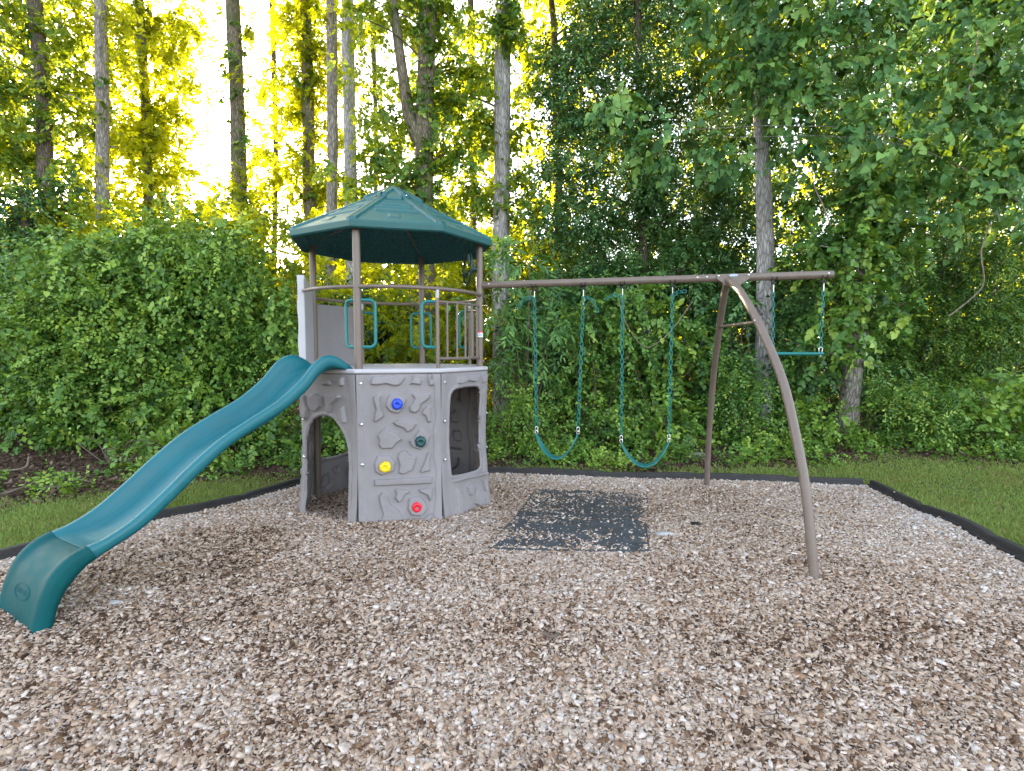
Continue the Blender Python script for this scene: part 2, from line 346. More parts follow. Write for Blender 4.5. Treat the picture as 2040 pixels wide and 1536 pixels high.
def panel_mesh(name, reliefs, hole=None, step=.0062, z0=ZB, z1=1.452, flare=True):
    nu, nz = int(LP/step), int((z1-z0)/step)
    ext = .012
    U, Z = np.meshgrid(np.linspace(-ext+.002, LP+ext-.002, nu+1), np.linspace(z0, z1, nz+1), indexing='ij')
    keep = np.ones((nu, nz), bool)
    if hole:
        # snap grid points near the outline onto it, then drop the cells inside
        sd0 = sdist(U, Z, hole)
        hole = [tuple(q) for q in spline(list(hole)+[hole[0]], 90)[:-1]] if len(hole) > 16.5 and hole[0][1] > .1 else hole
        for _ in range(4):
            e = 1e-3
            gx = (sdist(U+e, Z, hole)-sdist(U-e, Z, hole))/(2*e); gz = (sdist(U, Z+e, hole)-sdist(U, Z-e, hole))/(2*e)
            sdn = sdist(U, Z, hole); near = np.abs(sd0) < step*.62
            g2 = np.maximum(gx*gx+gz*gz, .25)
            U = np.where(near, U-sdn*gx/g2, U); Z = np.where(near, Z-sdn*gz/g2, Z)
        cu = (U[1:, 1:]+U[:-1, 1:]+U[1:, :-1]+U[:-1, :-1])/4; cz = (Z[1:, 1:]+Z[:-1, 1:]+Z[1:, :-1]+Z[:-1, :-1])/4
        keep = sdist(cu, cz, hole) < 0
    H = .0035*wob(U*5, Z*4, 1.7)
    for i, p in enumerate(reliefs):
        s = sdist(U, Z, p); c = np.mean(np.array(p), 0); q = random.uniform(0, 6.28)
        top = .034+.07*((U-c[0])*cos(q)+(Z-c[1])*sin(q))
        H += np.clip(top, .018, .052)*sstep(-.003, .009, s)
    fl = .052+.010*np.sin(9*Z+1)+.006*np.sin(23*Z)
    H += .010*(1-sstep(fl-.004, fl+.006, U)) + .010*sstep(LP-fl-.006, LP-fl+.004, U)
    H += .006*sstep(1.40, 1.41, Z+.02*0)*0
    if hole:
        s = sdist(U, Z, hole); H += .010*sstep(-.045, -.03, s)-.012*sstep(-.014, 0, s)
    if flare: H += .055*(1-sstep(-.2, .42, Z))**1.5 + .012*np.sin(5.3*Z+.6)
    idx = np.arange((nu+1)*(nz+1)).reshape(nu+1, nz+1)
    F = np.stack([idx[:-1, :-1], idx[1:, :-1], idx[1:, 1:], idx[:-1, 1:]], -1)[keep]
    V = np.stack([U.ravel(), -(.028+H).ravel(), Z.ravel()], -1)
    used = np.unique(F); mp = np.full(len(V), -1); mp[used] = np.arange(len(used))
    return npmesh(name, V[used], mp[F], smooth=True)
pm = {'hold': panel_mesh('hold_panel', HOLD_R), 'window': panel_mesh('window_panel', WIN_R, WIN_H), 'door': panel_mesh('door_panel', DOOR_R, DOOR_H)}
for me in pm.values(): me.materials.append(M['grey'])
kinds = ['hold', 'window', 'hold', 'hold', 'hold', 'window', 'hold', 'door']
bolt_me = MB().lathe((0, 0, 0), (0, -1, 0), [(.017, -.004), (.017, .002), (.014, .006), (.011, .009), (.005, .0105)], 14).mesh('bolt')
bolt_me.materials.append(M['steel']); bolt_me.polygons.foreach_set('use_smooth', [True]*len(bolt_me.polygons))
panels = []
for k in range(8):
    a, b = VX(k), VX(k+1); e = b-a; ang = math.atan2(e[1], e[0])
    o = bpy.data.objects.new('wall_panel', pm[kinds[k]]); COL.objects.link(o); o.parent = play
    o.location = (a[0]-C[0], a[1]-C[1], 0); o.rotation_euler = (0, 0, ang)
    md = o.modifiers.new('solid', 'SOLIDIFY'); md.thickness = .03; md.offset = -1
    panels.append(o)
    us = [.034]
    if k not in (1, 0, 7): us = [.034]
    for u in us:
        for z in (1.366, .975, .585, .199):
            bo = bpy.data.objects.new('bolt', bolt_me); COL.objects.link(bo); bo.parent = o; bo.location = (u, -.046, z)
HM = {'blue': ((.367, 1.162), M['blue']), 'green': ((.587, .789), M['dkgreen']), 'yellow': ((.246, .555), M['yellow']), 'red': ((.545, .140), M['red'])}
for nm, ((u, z), mt) in HM.items():
    rgh = [random.uniform(.92, 1.08) for _ in range(22)]
    b = MB(); n = 22; prof = [(.052, 0), (.056, .014), (.054, .03), (.044, .046), (.030, .050), (.016, .047), (.014, .036), (.004, .036)]
    V = []; F = []
    for j, (r, h) in enumerate(prof):
        for i in range(n):
            q = 2*pi*i/n; f = 1+(rgh[i]-1)*(1 if j < 4 else .3); V.append((r*f*cos(q), -h, r*f*sin(q)))
    for j in range(len(prof)-1):
        for i in range(n): F.append((j*n+i, j*n+(i+1) % n, (j+1)*n+(i+1) % n, (j+1)*n+i))
    F.append(tuple((len(prof)-1)*n+i for i in range(n))); b.add(V, F)
    me = b.mesh('climbing_hold'); me.materials.append(mt); me.polygons.foreach_set('use_smooth', [True]*len(me.polygons))
    o = bpy.data.objects.new('climbing_hold', me); COL.objects.link(o); o.parent = panels[0]; o.location = (u, -.050, z); o['label'] = nm+' round climbing hold'

# deck: an octagonal slab with a pale lip
def octa(r, z): return [V3(k, z, r) for k in range(8)]
b = MB(); V = octa(1.055, 1.455)+octa(1.078, 1.468)+octa(1.078, 1.492)+octa(1.06, 1.504)
F = [(i+8*j, (i+1) % 8+8*j, (i+1) % 8+8*(j+1), i+8*(j+1)) for j in range(3) for i in range(8)]+[tuple(range(8))[::-1], tuple(range(24, 32))]
b.add(V, F); b.build('deck', M['lightgrey'], play, 30, .006)

# posts and rails
for k in (0, 2, 4, 6):
    MB().tube([V3(k, ZB, .985), V3(k, 1.50, .985), V3(k, 2.05, .985), V3(k, 2.955, .985)], .0375, 18).build('post', M['brown'], play)
def arc(k0, k1, z, r, n=24):
    return [np.array([*(C+r*np.array([cos(PH+t*pi/4), sin(PH+t*pi/4)])), z]) for t in np.linspace(k0, k1, n)]
for k in (0, 2, 4, 6):
    o = MB().tube(arc(k, k+2, 2.29, 1.0), .019, 12).build('guard_rail', M['brown'], play)
for k in (1, 3, 5):
    b = MB(); b.tube([V3(k, 1.49, 1.0), V3(k, 2.20, 1.0)], .019, 12); b.build('rail_post', M['brown'], play)
    p = V3(k, 2.235, 1.0); b = MB(); t = np.array([-sin(PH+k*pi/4), cos(PH+k*pi/4), 0]); rr = np.array([cos(PH+k*pi/4), sin(PH+k*pi/4), 0])
    b.box(p, t*.016, rr*.014, (0, 0, .065)); b.build('rail_clamp', M['lightgrey'], play, 30, .006)
for (k0, k1) in ((1, 2), (2, 3)):
    rl = MB().tube(arc(k0, k1, 2.165, .985, 12), .0135, 10).build('railing', M['brown'], play)
    MB().tube(arc(k0, k1, 1.60, .985, 12), .015, 10).build('lower_rail', M['brown'], rl)
    for t in (.16, .33, .5, .67, .84):
        p = arc(k0+t, k0+t, 0, .985, 1)[0]
        MB().tube([(p[0], p[1], 1.60), (p[0], p[1], 2.165)], .0115, 10).build('baluster', M['brown'], rl)
# D shaped grab handles
def grab(k, k2, wd, r0=.985):
    a = V3(k, 0, r0); d = V3(k2, 0, r0)-a; d /= np.linalg.norm(d); rr = .055
    P = []; z1, z0 = 2.165, 1.715
    P.append(a+d*.015+np.array([0, 0, z1])); P.append(a+d*(wd-rr)+np.array([0, 0, z1]))
    for q in np.linspace(0, pi/2, 6)[1:]: P.append(a+d*(wd-rr+rr*sin(q))+np.array([0, 0, z1-rr+rr*cos(q)]))
    for q in np.linspace(0, pi/2, 6): P.append(a+d*(wd-rr+rr*cos(q))+np.array([0, 0, z0+rr-rr*sin(q)]))
    P.append(a+d*.015+np.array([0, 0, z0]))
    MB().tube(P, .0155, 12).build('grab_handle', M['handle'], play)
for k, k2, wd in ((0, 7, .155), (0, 1, .165), (1, 0, .145), (4, 3, .15), (4, 5, .14), (3, 4, .14), (5, 4, .15)): grab(k, k2, wd)

# raised side panels on the left
def slab(name, k, u0, u1, prof, off, th, mt, step=.02):
    """vertical moulded slab above deck on octagon side k; prof gives the top height over u"""
    a, b_ = VX(k), VX(k+1); e = (b_-a)/np.linalg.norm(b_-a); n = np.array([e[1], -e[0]])
    nu = int((u1-u0)/step); us = np.linspace(u0, u1, nu+1); V = []; F = []
    for s in (0, 1):
        o = off-s*th
        for u in us:
            for j in range(13):
                z = 1.5+(prof(u)-1.5)*j/12
                x = a+e*u+n*(o+(.006*sin(31*u)*sin(17*z) if s == 0 else 0)); V.append((x[0], x[1], z))
    m = 13; N = (nu+1)*m
    for i in range(nu):
        for j in range(12):
            F.append((i*m+j, (i+1)*m+j, (i+1)*m+j+1, i*m+j+1)); F.append((N+i*m+j, N+i*m+j+1, N+(i+1)*m+j+1, N+(i+1)*m+j))
        F.append((i*m+12, (i+1)*m+12, N+(i+1)*m+12, N+i*m+12)); F.append((i*m, N+i*m, N+(i+1)*m, (i+1)*m))
    for j in range(12):
        F.append((j, j+1, N+j+1, N+j)); q = nu*m; F.append((q+j, N+q+j, N+q+j+1, q+j+1))
    return MB().add(V, F).build(name, mt, play, 35, .012)
slab('side_panel', 6, .02, LP+.012, lambda u: 2.455-.10*max(0, (LP-.09-u)/(LP-.09))**1.0 - (.06 if u > LP-.02 else 0), .040, .070, M['lightgrey'])
slab('side_panel', 5, .04, LP-.03, lambda u: 2.225, .02, .035, M['grey'])

# steering wheel on the right post
sw = V3(2, 2.57, .985); ax = np.array([-.95, -.32, .05]); ax /= np.linalg.norm(ax)
u_ = np.cross(ax, (0, 0, 1)); u_ /= np.linalg.norm(u_); w_ = np.cross(u_, ax)
hub = sw+ax*.075; rc = sw+ax*.135
b = MB(); b.tube([rc+.178*(cos(q)*u_+sin(q)*w_) for q in np.linspace(0, 2*pi, 40, endpoint=False)], .0135, 10, closed=True)
wheel = b.build('steering_wheel', M['wheel'], play)
for q in (pi/2, pi/2+2*pi/3, pi/2+4*pi/3):
    p = rc+.176*(cos(q)*u_+sin(q)*w_); MB().tube([hub, hub+.5*(p-hub)+ax*.02, p], [.02, .016, .011], 8).build('spoke', M['wheel'], wheel)
MB().lathe(sw+ax*.03, ax, [(.024, 0), (.026, .03), (.045, .04), (.045, .06), (.02, .07)], 16).build('hub', M['wheel'], wheel)
# warning sticker wrapped on the right post
def wrap(z0, z1, mt, name, par, q0, q1, r=.0385, cc=None):
    V = []; F = []; n = 10; cc = V3(2, 0, .985) if cc is None else cc
    for i in range(n+1):
        q = q0+(q1-q0)*i/n
        for z in (z0, z1): V.append((cc[0]+r*cos(q), cc[1]+r*sin(q), z))
    for i in range(n): F.append((2*i, 2*i+2, 2*i+3, 2*i+1))
    return link(name, MB().add(V, F).mesh(name), mt, par, 60)
q0, q1 = rad(-150), rad(-20)
st = wrap(1.822, 1.893, M['white'], 'warning_sticker', play, q0, q1)
wrap(1.876, 1.893, M['red'], 'red_band', st, q0, q1, .0391)
for z in (1.865, 1.857, 1.849, 1.841): wrap(z, z+.003, M['blue'], 'text_line', st, q0+.3, q1-.35, .0391)
wrap(1.818, 1.826, M['black'], 'black_band', st, q0, q1, .0391)

# roof: eight moulded faces, a lip, a perforated underside
AP, RE, ZE = 3.478, 1.118, 2.893
apex = np.array([C[0], C[1], AP])
def roof_top():
    Vs = []; Fs = []; n = 72; base = 0
    for k in range(8):
        E0, E1 = V3(k, ZE, RE), V3(k+1, ZE, RE)
        nrm = np.cross(E0-apex, E1-apex); nrm /= np.linalg.norm(nrm); nrm *= np.sign(nrm[2])
        A, B = np.meshgrid(np.linspace(0, 1, n+1), np.linspace(.002, 1, n+1), indexing='ij')
        P = apex+B[..., None]*(E0*(1-A)[..., None]+E1*A[..., None]-apex)
        wdt = np.linalg.norm(E1-E0)
        edge = np.minimum(A, 1-A)*B*wdt; mid = (A-.5)*B*wdt
        H = .020*(1-sstep(.045, .056, edge))
        zig = .30+.035*np.where(np.abs(A-.5) < .28, 1, 0)
        H = H+.030*(1-sstep(zig-.012, zig+.004, B))
        for (b0, hw, sh) in ((.44, .115, 0), (.53, .15, .02), (.62, .185, -.02), (.71, .215, .015)):
            H = H+.015*sstep(b0-.026, b0-.016, B)*(1-sstep(b0+.016, b0+.026, B))*(1-sstep(hw-.008, hw+.004, np.abs(mid-sh)))
        H = H+.010*sstep(.80, .815, B)*(1-sstep(.90, .915, B))*(1-sstep(.05, .06, np.abs(mid+.02)))
        H = H*sstep(1.0, .985, B)
        P = P+nrm*H[..., None]
        idx = base+np.arange((n+1)**2).reshape(n+1, n+1)
        Vs.append(P.reshape(-1, 3)); Fs.append(np.stack([idx[:-1, :-1], idx[:-1, 1:], idx[1:, 1:], idx[1:, :-1]], -1).reshape(-1, 4)); base += (n+1)**2
        # lip
        L0 = [V3(k, ZE-.012, RE+.012), V3(k, ZE-.062, RE+.004), V3(k, ZE-.075, RE-.014), V3(k, ZE-.05, RE-.03)]; L1 = [V3(k+1, ZE-.012, RE+.012), V3(k+1, ZE-.062, RE+.004), V3(k+1, ZE-.075, RE-.014), V3(k+1, ZE-.05, RE-.03)]
        L0 = [E0]+L0; L1 = [E1]+L1
        Vs.append(np.array(L0+L1)); Fs.append(np.array([(base+i, base+i+1, base+5+i+1, base+5+i) for i in range(4)])); base += 10
    return npmesh('roof', np.concatenate(Vs), np.concatenate(Fs), smooth=True)
me = roof_top(); me.set_sharp_from_angle(angle=rad(38)); roof = link('roof', me, M['roof'], play)
def roof_under():
    Vs = []; Fs = []; n = 130; base = 0; ap = apex-np.array([0, 0, .085])
    for k in range(8):
        E0, E1 = V3(k, ZE-.060, RE-.028), V3(k+1, ZE-.060, RE-.028)
        A, B = np.meshgrid(np.linspace(0, 1, n+1), np.linspace(.002, 1, n+1), indexing='ij')
        P = ap+B[..., None]*(E0*(1-A)[..., None]+E1*A[..., None]-ap); wdt = np.linalg.norm(E1-E0); hgt = np.linalg.norm((E0+E1)/2-ap)
        x = (A-.5)*B*wdt; y = B*hgt; s = .074
        row = np.round(y/s); cx = (np.round(x/s-.5*(row % 2))+.5*(row % 2))*s
        d = np.hypot((x-cx)*.85, y-row*s); edge = np.minimum(A, 1-A)*B*wdt
        H = .06*(1-sstep(.014, .0175, d))*(edge > .035)*(B > .12)
        P = P+np.array([0, 0, 1.])*H[..., None]
        idx = base+np.arange((n+1)**2).reshape(n+1, n+1)
        Vs.append(P.reshape(-1, 3)); Fs.append(np.stack([idx[:-1, :-1], idx[1:, :-1], idx[1:, 1:], idx[:-1, 1:]], -1).reshape(-1, 4)); base += (n+1)**2
    return npmesh('roof_lining', np.concatenate(Vs), np.concatenate(Fs), smooth=False)
link('roof_lining', roof_under(), M['roof'], roof)
for k in (0, 2, 4, 6):
    P = [V3(k, 2.95, .985), V3(k, 3.02, .90), V3(k, 3.17, .55), V3(k, 3.33, .12)]
    P = [p-np.array([0, 0, .075 if i else .02]) for i, p in enumerate(P)]
    rb = MB().tube(P, .014, 10).build('roof_rib', M['brown'], roof)
for k in (0, 4, 6):
    t = np.array([-sin(PH+k*pi/4), cos(PH+k*pi/4), 0]); p = V3(k, 2.985, .80)
    MB().box(p, t*.11, (0, 0, .006), np.cross(t, (0, 0, 1))*.012).build('rib_bracket', M['black'], roof, 40, .003)
for p in [apex+np.array([0, 0, .0])]+[V3(k+.5, 0, 0) for k in ()]:
    pass

# slide ------------------------------------------------------------
m0 = (VX(7)+VX(0))/2; sdv = m0-C; sdv /= np.linalg.norm(sdv); snv = np.array([-sdv[1], sdv[0]])
rim = [(-.03, 1.51), (.11, 1.60), (.24, 1.632), (.38, 1.575), (.55, 1.41), (.77, 1.255), (1.05, 1.12), (1.28, 1.0), (1.5, .845), (1.7, .685), (1.89, .545), (2.05, .468), (2.16, .438), (2.26, .395), (2.345, .315), (2.40, .20), (2.44, .05), (2.465, -.10)]
bed = [(-.03, 1.505), (.11, 1.495), (.24, 1.455), (.37, 1.37), (.54, 1.225), (.76, 1.085), (1.03, .972), (1.26, .868), (1.47, .72), (1.66, .57), (1.855, .45), (2.03, .402), (2.15, .40), (2.25, .372), (2.335, .30), (2.393, .192), (2.435, .045), (2.46, -.10)]
lip = [(-.03, 1.47), (.10, 1.51), (.235, 1.525), (.345, 1.475), (.505, 1.325), (.735, 1.175), (1.02, 1.045), (1.25, .925), (1.465, .77), (1.66, .615), (1.855, .478), (2.02, .405), (2.12, .36), (2.19, .32), (2.26, .25), (2.32, .16), (2.36, .03), (2.385, -.12)]
NS = 240
Rm, Bd, Lp = spline(rim, NS), spline(bed, NS), spline(lip, NS)
XS = [(-.288, 'l', 0), (-.296, 'm', .35), (-.297, 'm', .7), (-.292, 'm', .9), (-.280, 'm', .985), (-.265, 'r', 0), (-.250, 'b', .96), (-.238, 'b', .80), (-.226, 'b', .55), (-.212, 'b', .28), (-.192, 'b', .10), (-.165, 'b', .02), (-.10, 'b', 0), (0, 'b', -.02)]
XS = XS+[(-x, k, t) for (x, k, t) in XS[-2::-1]]
def slide_pt(i, x, kind, t):
    if kind == 'l': p = Lp[i]
    elif kind == 'm': p = Lp[i]*(1-t)+Rm[i]*t
    elif kind == 'r': p = Rm[i]
    else: p = Bd[i]*(1-t)+Rm[i]*t
    q = m0+sdv*p[0]+snv*x
    return (q[0], q[1], p[1])
def slide_mesh(i0, i1, grow=0):
    V = []; n = len(XS)
    for i in range(i0, i1):
        for (x, k, t) in XS:
            p = np.array(slide_pt(i, x*(1+grow), k, t)); p[2] += grow*.25; V.append(p)
    idx = np.arange((i1-i0)*n).reshape(-1, n)
    return npmesh('slide', V, np.stack([idx[:-1, :-1], idx[1:, :-1], idx[1:, 1:], idx[:-1, 1:]], -1).reshape(-1, 4), smooth=True)
SEAM = int(NS*12/(len(rim)-1))
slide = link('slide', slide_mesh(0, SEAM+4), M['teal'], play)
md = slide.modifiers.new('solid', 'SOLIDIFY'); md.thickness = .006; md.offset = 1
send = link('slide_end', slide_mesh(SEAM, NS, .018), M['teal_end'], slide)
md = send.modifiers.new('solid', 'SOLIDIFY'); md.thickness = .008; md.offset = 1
# moulded oval emblem on the end of the slide
i_c = int(NS*15.05/(len(rim)-1))
def on_end(x, y):
    i = i_c+y/.0105; j = int(np.clip(i, 0, NS-2)); f = i-j
    p = np.array(slide_pt(j, x, 'b', 0))*(1-f)+np.array(slide_pt(j+1, x, 'b', 0))*f
    return p+np.array([sdv[0]*.009, sdv[1]*.009, .004])
b = MB()
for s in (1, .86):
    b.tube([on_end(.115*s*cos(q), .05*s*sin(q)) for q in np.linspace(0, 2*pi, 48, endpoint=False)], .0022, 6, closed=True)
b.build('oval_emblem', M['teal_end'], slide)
def text_mesh(txt, size, ext=.001):
    cu = bpy.data.curves.new('t', 'FONT'); cu.body = txt; cu.size = size; cu.align_x = 'CENTER'; cu.align_y = 'CENTER'; cu.extrude = ext
    o = bpy.data.objects.new('t', cu); COL.objects.link(o); dg = bpy.context.evaluated_depsgraph_get(); me = bpy.data.meshes.new_from_object(o.evaluated_get(dg))
    bpy.data.objects.remove(o); return me
tm = text_mesh('LIFETIME', .042)
for v in tm.vertices: v.co = Vector(tuple(on_end(-v.co.x, -v.co.y)+v.co.z*np.array([sdv[0], sdv[1], .3])))
link('lettering', tm, M['teal_end'], slide)

# swing beam ---------------------------------------------------------
B0, B1 = np.array([-.306, 5.947, 2.402]), np.array([3.055, 5.110, 2.402]); be = B1-B0; BLn = np.linalg.norm(be); be /= BLn; bn = np.array([be[1], -be[0], 0])
def BP(s, z=2.402, off=0): return np.array([*(B0+be*s+bn*off)[:2], z])
b = MB(); b.tube([BP(-.02), BP(BLn-.006), BP(BLn)], [.0385, .0385, .036], 24)
beam = b.build('swing_beam', M['brown'], play)
for s in (.06, 2.235, 2.325, BLn-.05):
    MB().lathe(BP(s, 2.41, .037), bn, [(.009, 0), (.009, .003), (.004, .006)], 12).build('bolt', M['steel'], beam)
b = MB()   # folded gusset plate where the legs join
s0 = 2.571
poly = [(-.155, .030), (.155, .030), (.155, -.012), (.060, -.085), (.035, -.092), (-.035, -.092), (-.060, -.085), (-.155, -.012)]
for off in (.041, -.047):
    V = [BP(s0+x, 2.402+z, off) for x, z in poly]+[BP(s0+x, 2.402+z, off+.006) for x, z in poly]; n = len(poly)
    b.add(V, [tuple(range(n)), tuple(range(n, 2*n))]+[(i, (i+1) % n, n+(i+1) % n, n+i) for i in range(n)])
brk = b.build('gusset_plate', M['brown'], play, 30, .0015)
for x, z in ((-.138, .015), (.138, .015), (0, -.03), (.012, -.068)):
    MB().lathe(BP(s0+x, 2.402+z, .047), bn, [(.010, 0), (.010, .003), (.004, .007)], 12).build('bolt', M['steel'], brk)
P = [(.043*cos(q), .0125*sin(q)) for q in np.linspace(0, 2*pi, 28, endpoint=False)]
b = MB(); V = [BP(s0+x, 2.418+z, .047) for x, z in P]+[BP(s0+x, 2.418+z, .050) for x, z in P]; n = 28
b.add(V, [tuple(range(n)), tuple(range(n, 2*n))]+[(i, (i+1) % n, n+(i+1) % n, n+i) for i in range(n)])
b.build('badge', M['badge'], brk)
tm = text_mesh('LIFETIME', .0175, .0004)
for v in tm.vertices: v.co = Vector(tuple(BP(s0+v.co.x, 2.418+v.co.y, .0508+v.co.z)))
link('lettering', tm, M['white'], brk)
# curved legs
top = np.array([2.13, 5.31])
def leg(foot, prof):
    d = np.array(foot)-top; d /= np.linalg.norm(d)
    P = [np.array([*(top+d*t), z]) for t, z in spline(prof, 40)]
    return MB().tube(P, .0355, 20).build('swing_leg', M['brown'], play), P
_, PF = leg((2.223, 3.80), [(.02, 2.375), (.219, 2.270), (.513, 2.024), (.80, 1.717), (1.045, 1.394), (1.225, 1.017), (1.354, .691), (1.445, .333), (1.515, .0), (1.545, -.2)])
_, PB = leg((2.544, 6.83), [(.02, 2.375), (.20, 2.270), (.50, 2.03), (.80, 1.717), (1.07, 1.394), (1.28, 1.017), (1.42, .691), (1.53, .333), (1.58, -.1), (1.60, -.3)])
def at_z(P, z): return min(P, key=lambda p: abs(p[2]-z))
MB().tube([at_z(PF, 1.905), at_z(PB, 1.905)], .016, 12).build('leg_brace', M['brown'], play)
for P, zz in ((PF, (1.905,)), (PB, (1.905,))):
    for z in zz:
        p = at_z(P, z); MB().lathe(p+np.array([-.033, -.01, .01]), (-1, -.4, .1), [(.009, 0), (.009, .004), (.004, .007)], 10).build('bolt', M['steel'], play)

# swings ---------------------------------------------------------------
def link_ring(b, c, t, n, L, wd, r):
    """one oval chain link: long axis t, plane normal n"""
    t = t/np.linalg.norm(t); n = n-t*(n@t); n /= np.linalg.norm(n); x = np.cross(t, n); P = []
    h = L/2-wd/2
    for q in np.linspace(0, pi, 6): P.append(c+t*(h+wd/2*sin(q))+x*(wd/2*cos(q)))
    for q in np.linspace(pi, 2*pi, 6): P.append(c+t*(-h+wd/2*sin(q))+x*(wd/2*cos(q)))
    b.tube(P, r, 6, closed=True)
def chain(P0, pts, name, mt, par, pitch=.047):
    b = MB(); pts = np.array(pts, float); seg = np.linalg.norm(np.diff(pts, axis=0), axis=1); cum = np.r_[0, np.cumsum(seg)]; n = int(cum[-1]/pitch)
    ss = (np.arange(n)+.5)*cum[-1]/n; C_ = np.stack([np.interp(ss, cum, pts[:, k]) for k in range(3)], 1)
    for i in range(n):
        a = C_[max(0, i-1)]; c = C_[min(n-1, i+1)]; t = c-a
        nn = bn*1.0+be*(.35 if i % 2 == 0 else 0) if i % 2 == 0 else be*1.0+bn*.35
        link_ring(b, C_[i], t, nn, pitch*1.30, .029, .0043)
    return b.build(name, mt, par)
def hanger(par, s):
    b = MB()
    P = [BP(s, 2.402, 0)+np.array([0, 0, .047*sin(q)])+bn*.047*cos(q) for q in np.linspace(-pi*.95, -pi*.05, 12)]
    for ds in (-.022, .022):
        b.tube([p+be*ds for p in P], .004, 8)
    b.box(BP(s, 2.335), be*.022, bn*.015, (0, 0, .013)); b.build('hanger', M['black'], par, 40, .003)
    b = MB()
    for dn in (-.006, .006):
        b.tube([BP(s, 2.328, dn), BP(s, 2.25, dn)], .004, 8)
    b.tube([BP(s, 2.25, .012*cos(q))+np.array([0, 0, -.012*sin(q)]) for q in np.linspace(0, pi, 8)], .004, 8); b.build('hook', M['steel'], par)
def quick(par, p, t):
    b = MB(); link_ring(b, p+np.array([0, 0, .03]), np.array([0, 0, 1.]), bn+.4*be, .048, .03, .0042); link_ring(b, p-np.array([0, 0, .006]), t, bn+.2*be, .04, .028, .0042); b.build('quick_link', M['steel'], par)
def swing(name, s0, s1, e0, e1, zb, label, tails):
    sw = thing(name, BP((s0+s1)/2, 0), label, 'swing', 'belt swings hanging from the brown beam')
    hanger(sw, s0); hanger(sw, s1)
    q0 = BP(e0[0], e0[1]); q1 = BP(e1[0], e1[1])
    chain(None, [BP(s0, 2.25), q0+np.array([0, 0, .055])], 'chain', M['chain'], sw); chain(None, [BP(s1, 2.25), q1+np.array([0, 0, .055])], 'chain', M['chain'], sw)
    quick(sw, q0, (be*.3-np.array([0, 0, 1]))); quick(sw, q1, (-be*.3-np.array([0, 0, 1])))
    mid = (e0[0]+e1[0])/2; hw = (e1[0]-e0[0])/2
    U = []
    for t in np.linspace(-1, 1, 41):
        zc = (e0[1]+e1[1])/2+(e1[1]-e0[1])/2*t
        U.append((mid+hw*t*(1-.0*t), zb+(zc-.02-zb)*(abs(t)**2.15)))
    V = []; F = []; m = 41
    for (s, z) in U:
        i = len(V)//4; tt = np.array(U[min(m-1, i+1)])-np.array(U[max(0, i-1)]); tt /= np.linalg.norm(tt); nn = np.array([-tt[1], tt[0]])*.007
        edge = abs(i-20)/20; wd = .072 if edge < .8 else .072-(edge-.8)*.20
        for sg, o in ((1, -wd), (1, wd), (-1, wd), (-1, -wd)): V.append(BP(s+sg*nn[0], z+sg*nn[1], o+.02))
    for i in range(m-1):
        for k in range(4): F.append((4*i+k, 4*i+(k+1) % 4, 4*i+4+(k+1) % 4, 4*i+4+k))
    F += [(0, 1, 2, 3), (4*m-4, 4*m-1, 4*m-2, 4*m-3)]
    MB().add(V, F).build('seat', M['seat'], sw, 40, .003)
    for sgn, s, pts in tails:
        chain(None, [BP(s+x, z, .012) for x, z in spline(pts, 24)], 'loose_chain_end', M['chain'], sw, .042)
swing('belt_swing', .566, 1.096, (.594, .790), (1.051, .800), .512, 'teal belt swing on green chains nearest the tower',
      [(-1, .566, [(0, 2.235), (-.06, 2.252), (-.13, 2.215), (-.182, 2.13)]), (1, 1.096, [(0, 2.225), (.05, 2.238), (.11, 2.19), (.155, 2.08)])])
swing('belt_swing', 1.502, 2.001, (1.509, .728), (1.993, .755), .476, 'teal belt swing beside the curved beam legs, its seat hanging lower',
      [(-1, 1.502, [(0, 2.235), (-.06, 2.255), (-.12, 2.245), (-.175, 2.21)]), (1, 2.001, [(0, 2.235), (.03, 2.255), (.07, 2.275), (.13, 2.275)])])
tz = thing('trapeze_bar', BP(3.17, 0), 'short teal trapeze bar on two chains at the outer end of the beam', 'trapeze')
sA, sB = 2.945, 3.385
hanger(tz, sA); hanger(tz, sB)
chain(None, [BP(sA, 2.25), BP(sA+.012, 1.71)], 'chain', M['chain'], tz); chain(None, [BP(sB, 2.25), BP(sB-.005, 1.71)], 'chain', M['chain'], tz)
for s in (sA+.012, sB-.005):
    b = MB(); link_ring(b, BP(s, 1.685), np.array([0, 0, 1.]), bn+.3*be, .055, .034, .0045); b.lathe(BP(s, 1.632), (0, 0, -1), [(.008, 0), (.008, .006), (.003, .01)], 10); b.build('eye_bolt', M['steel'], tz)
MB().tube([BP(sA-.03, 1.650), BP(sB+.025, 1.650)], .0155, 16).build('bar', M['handle'], tz)

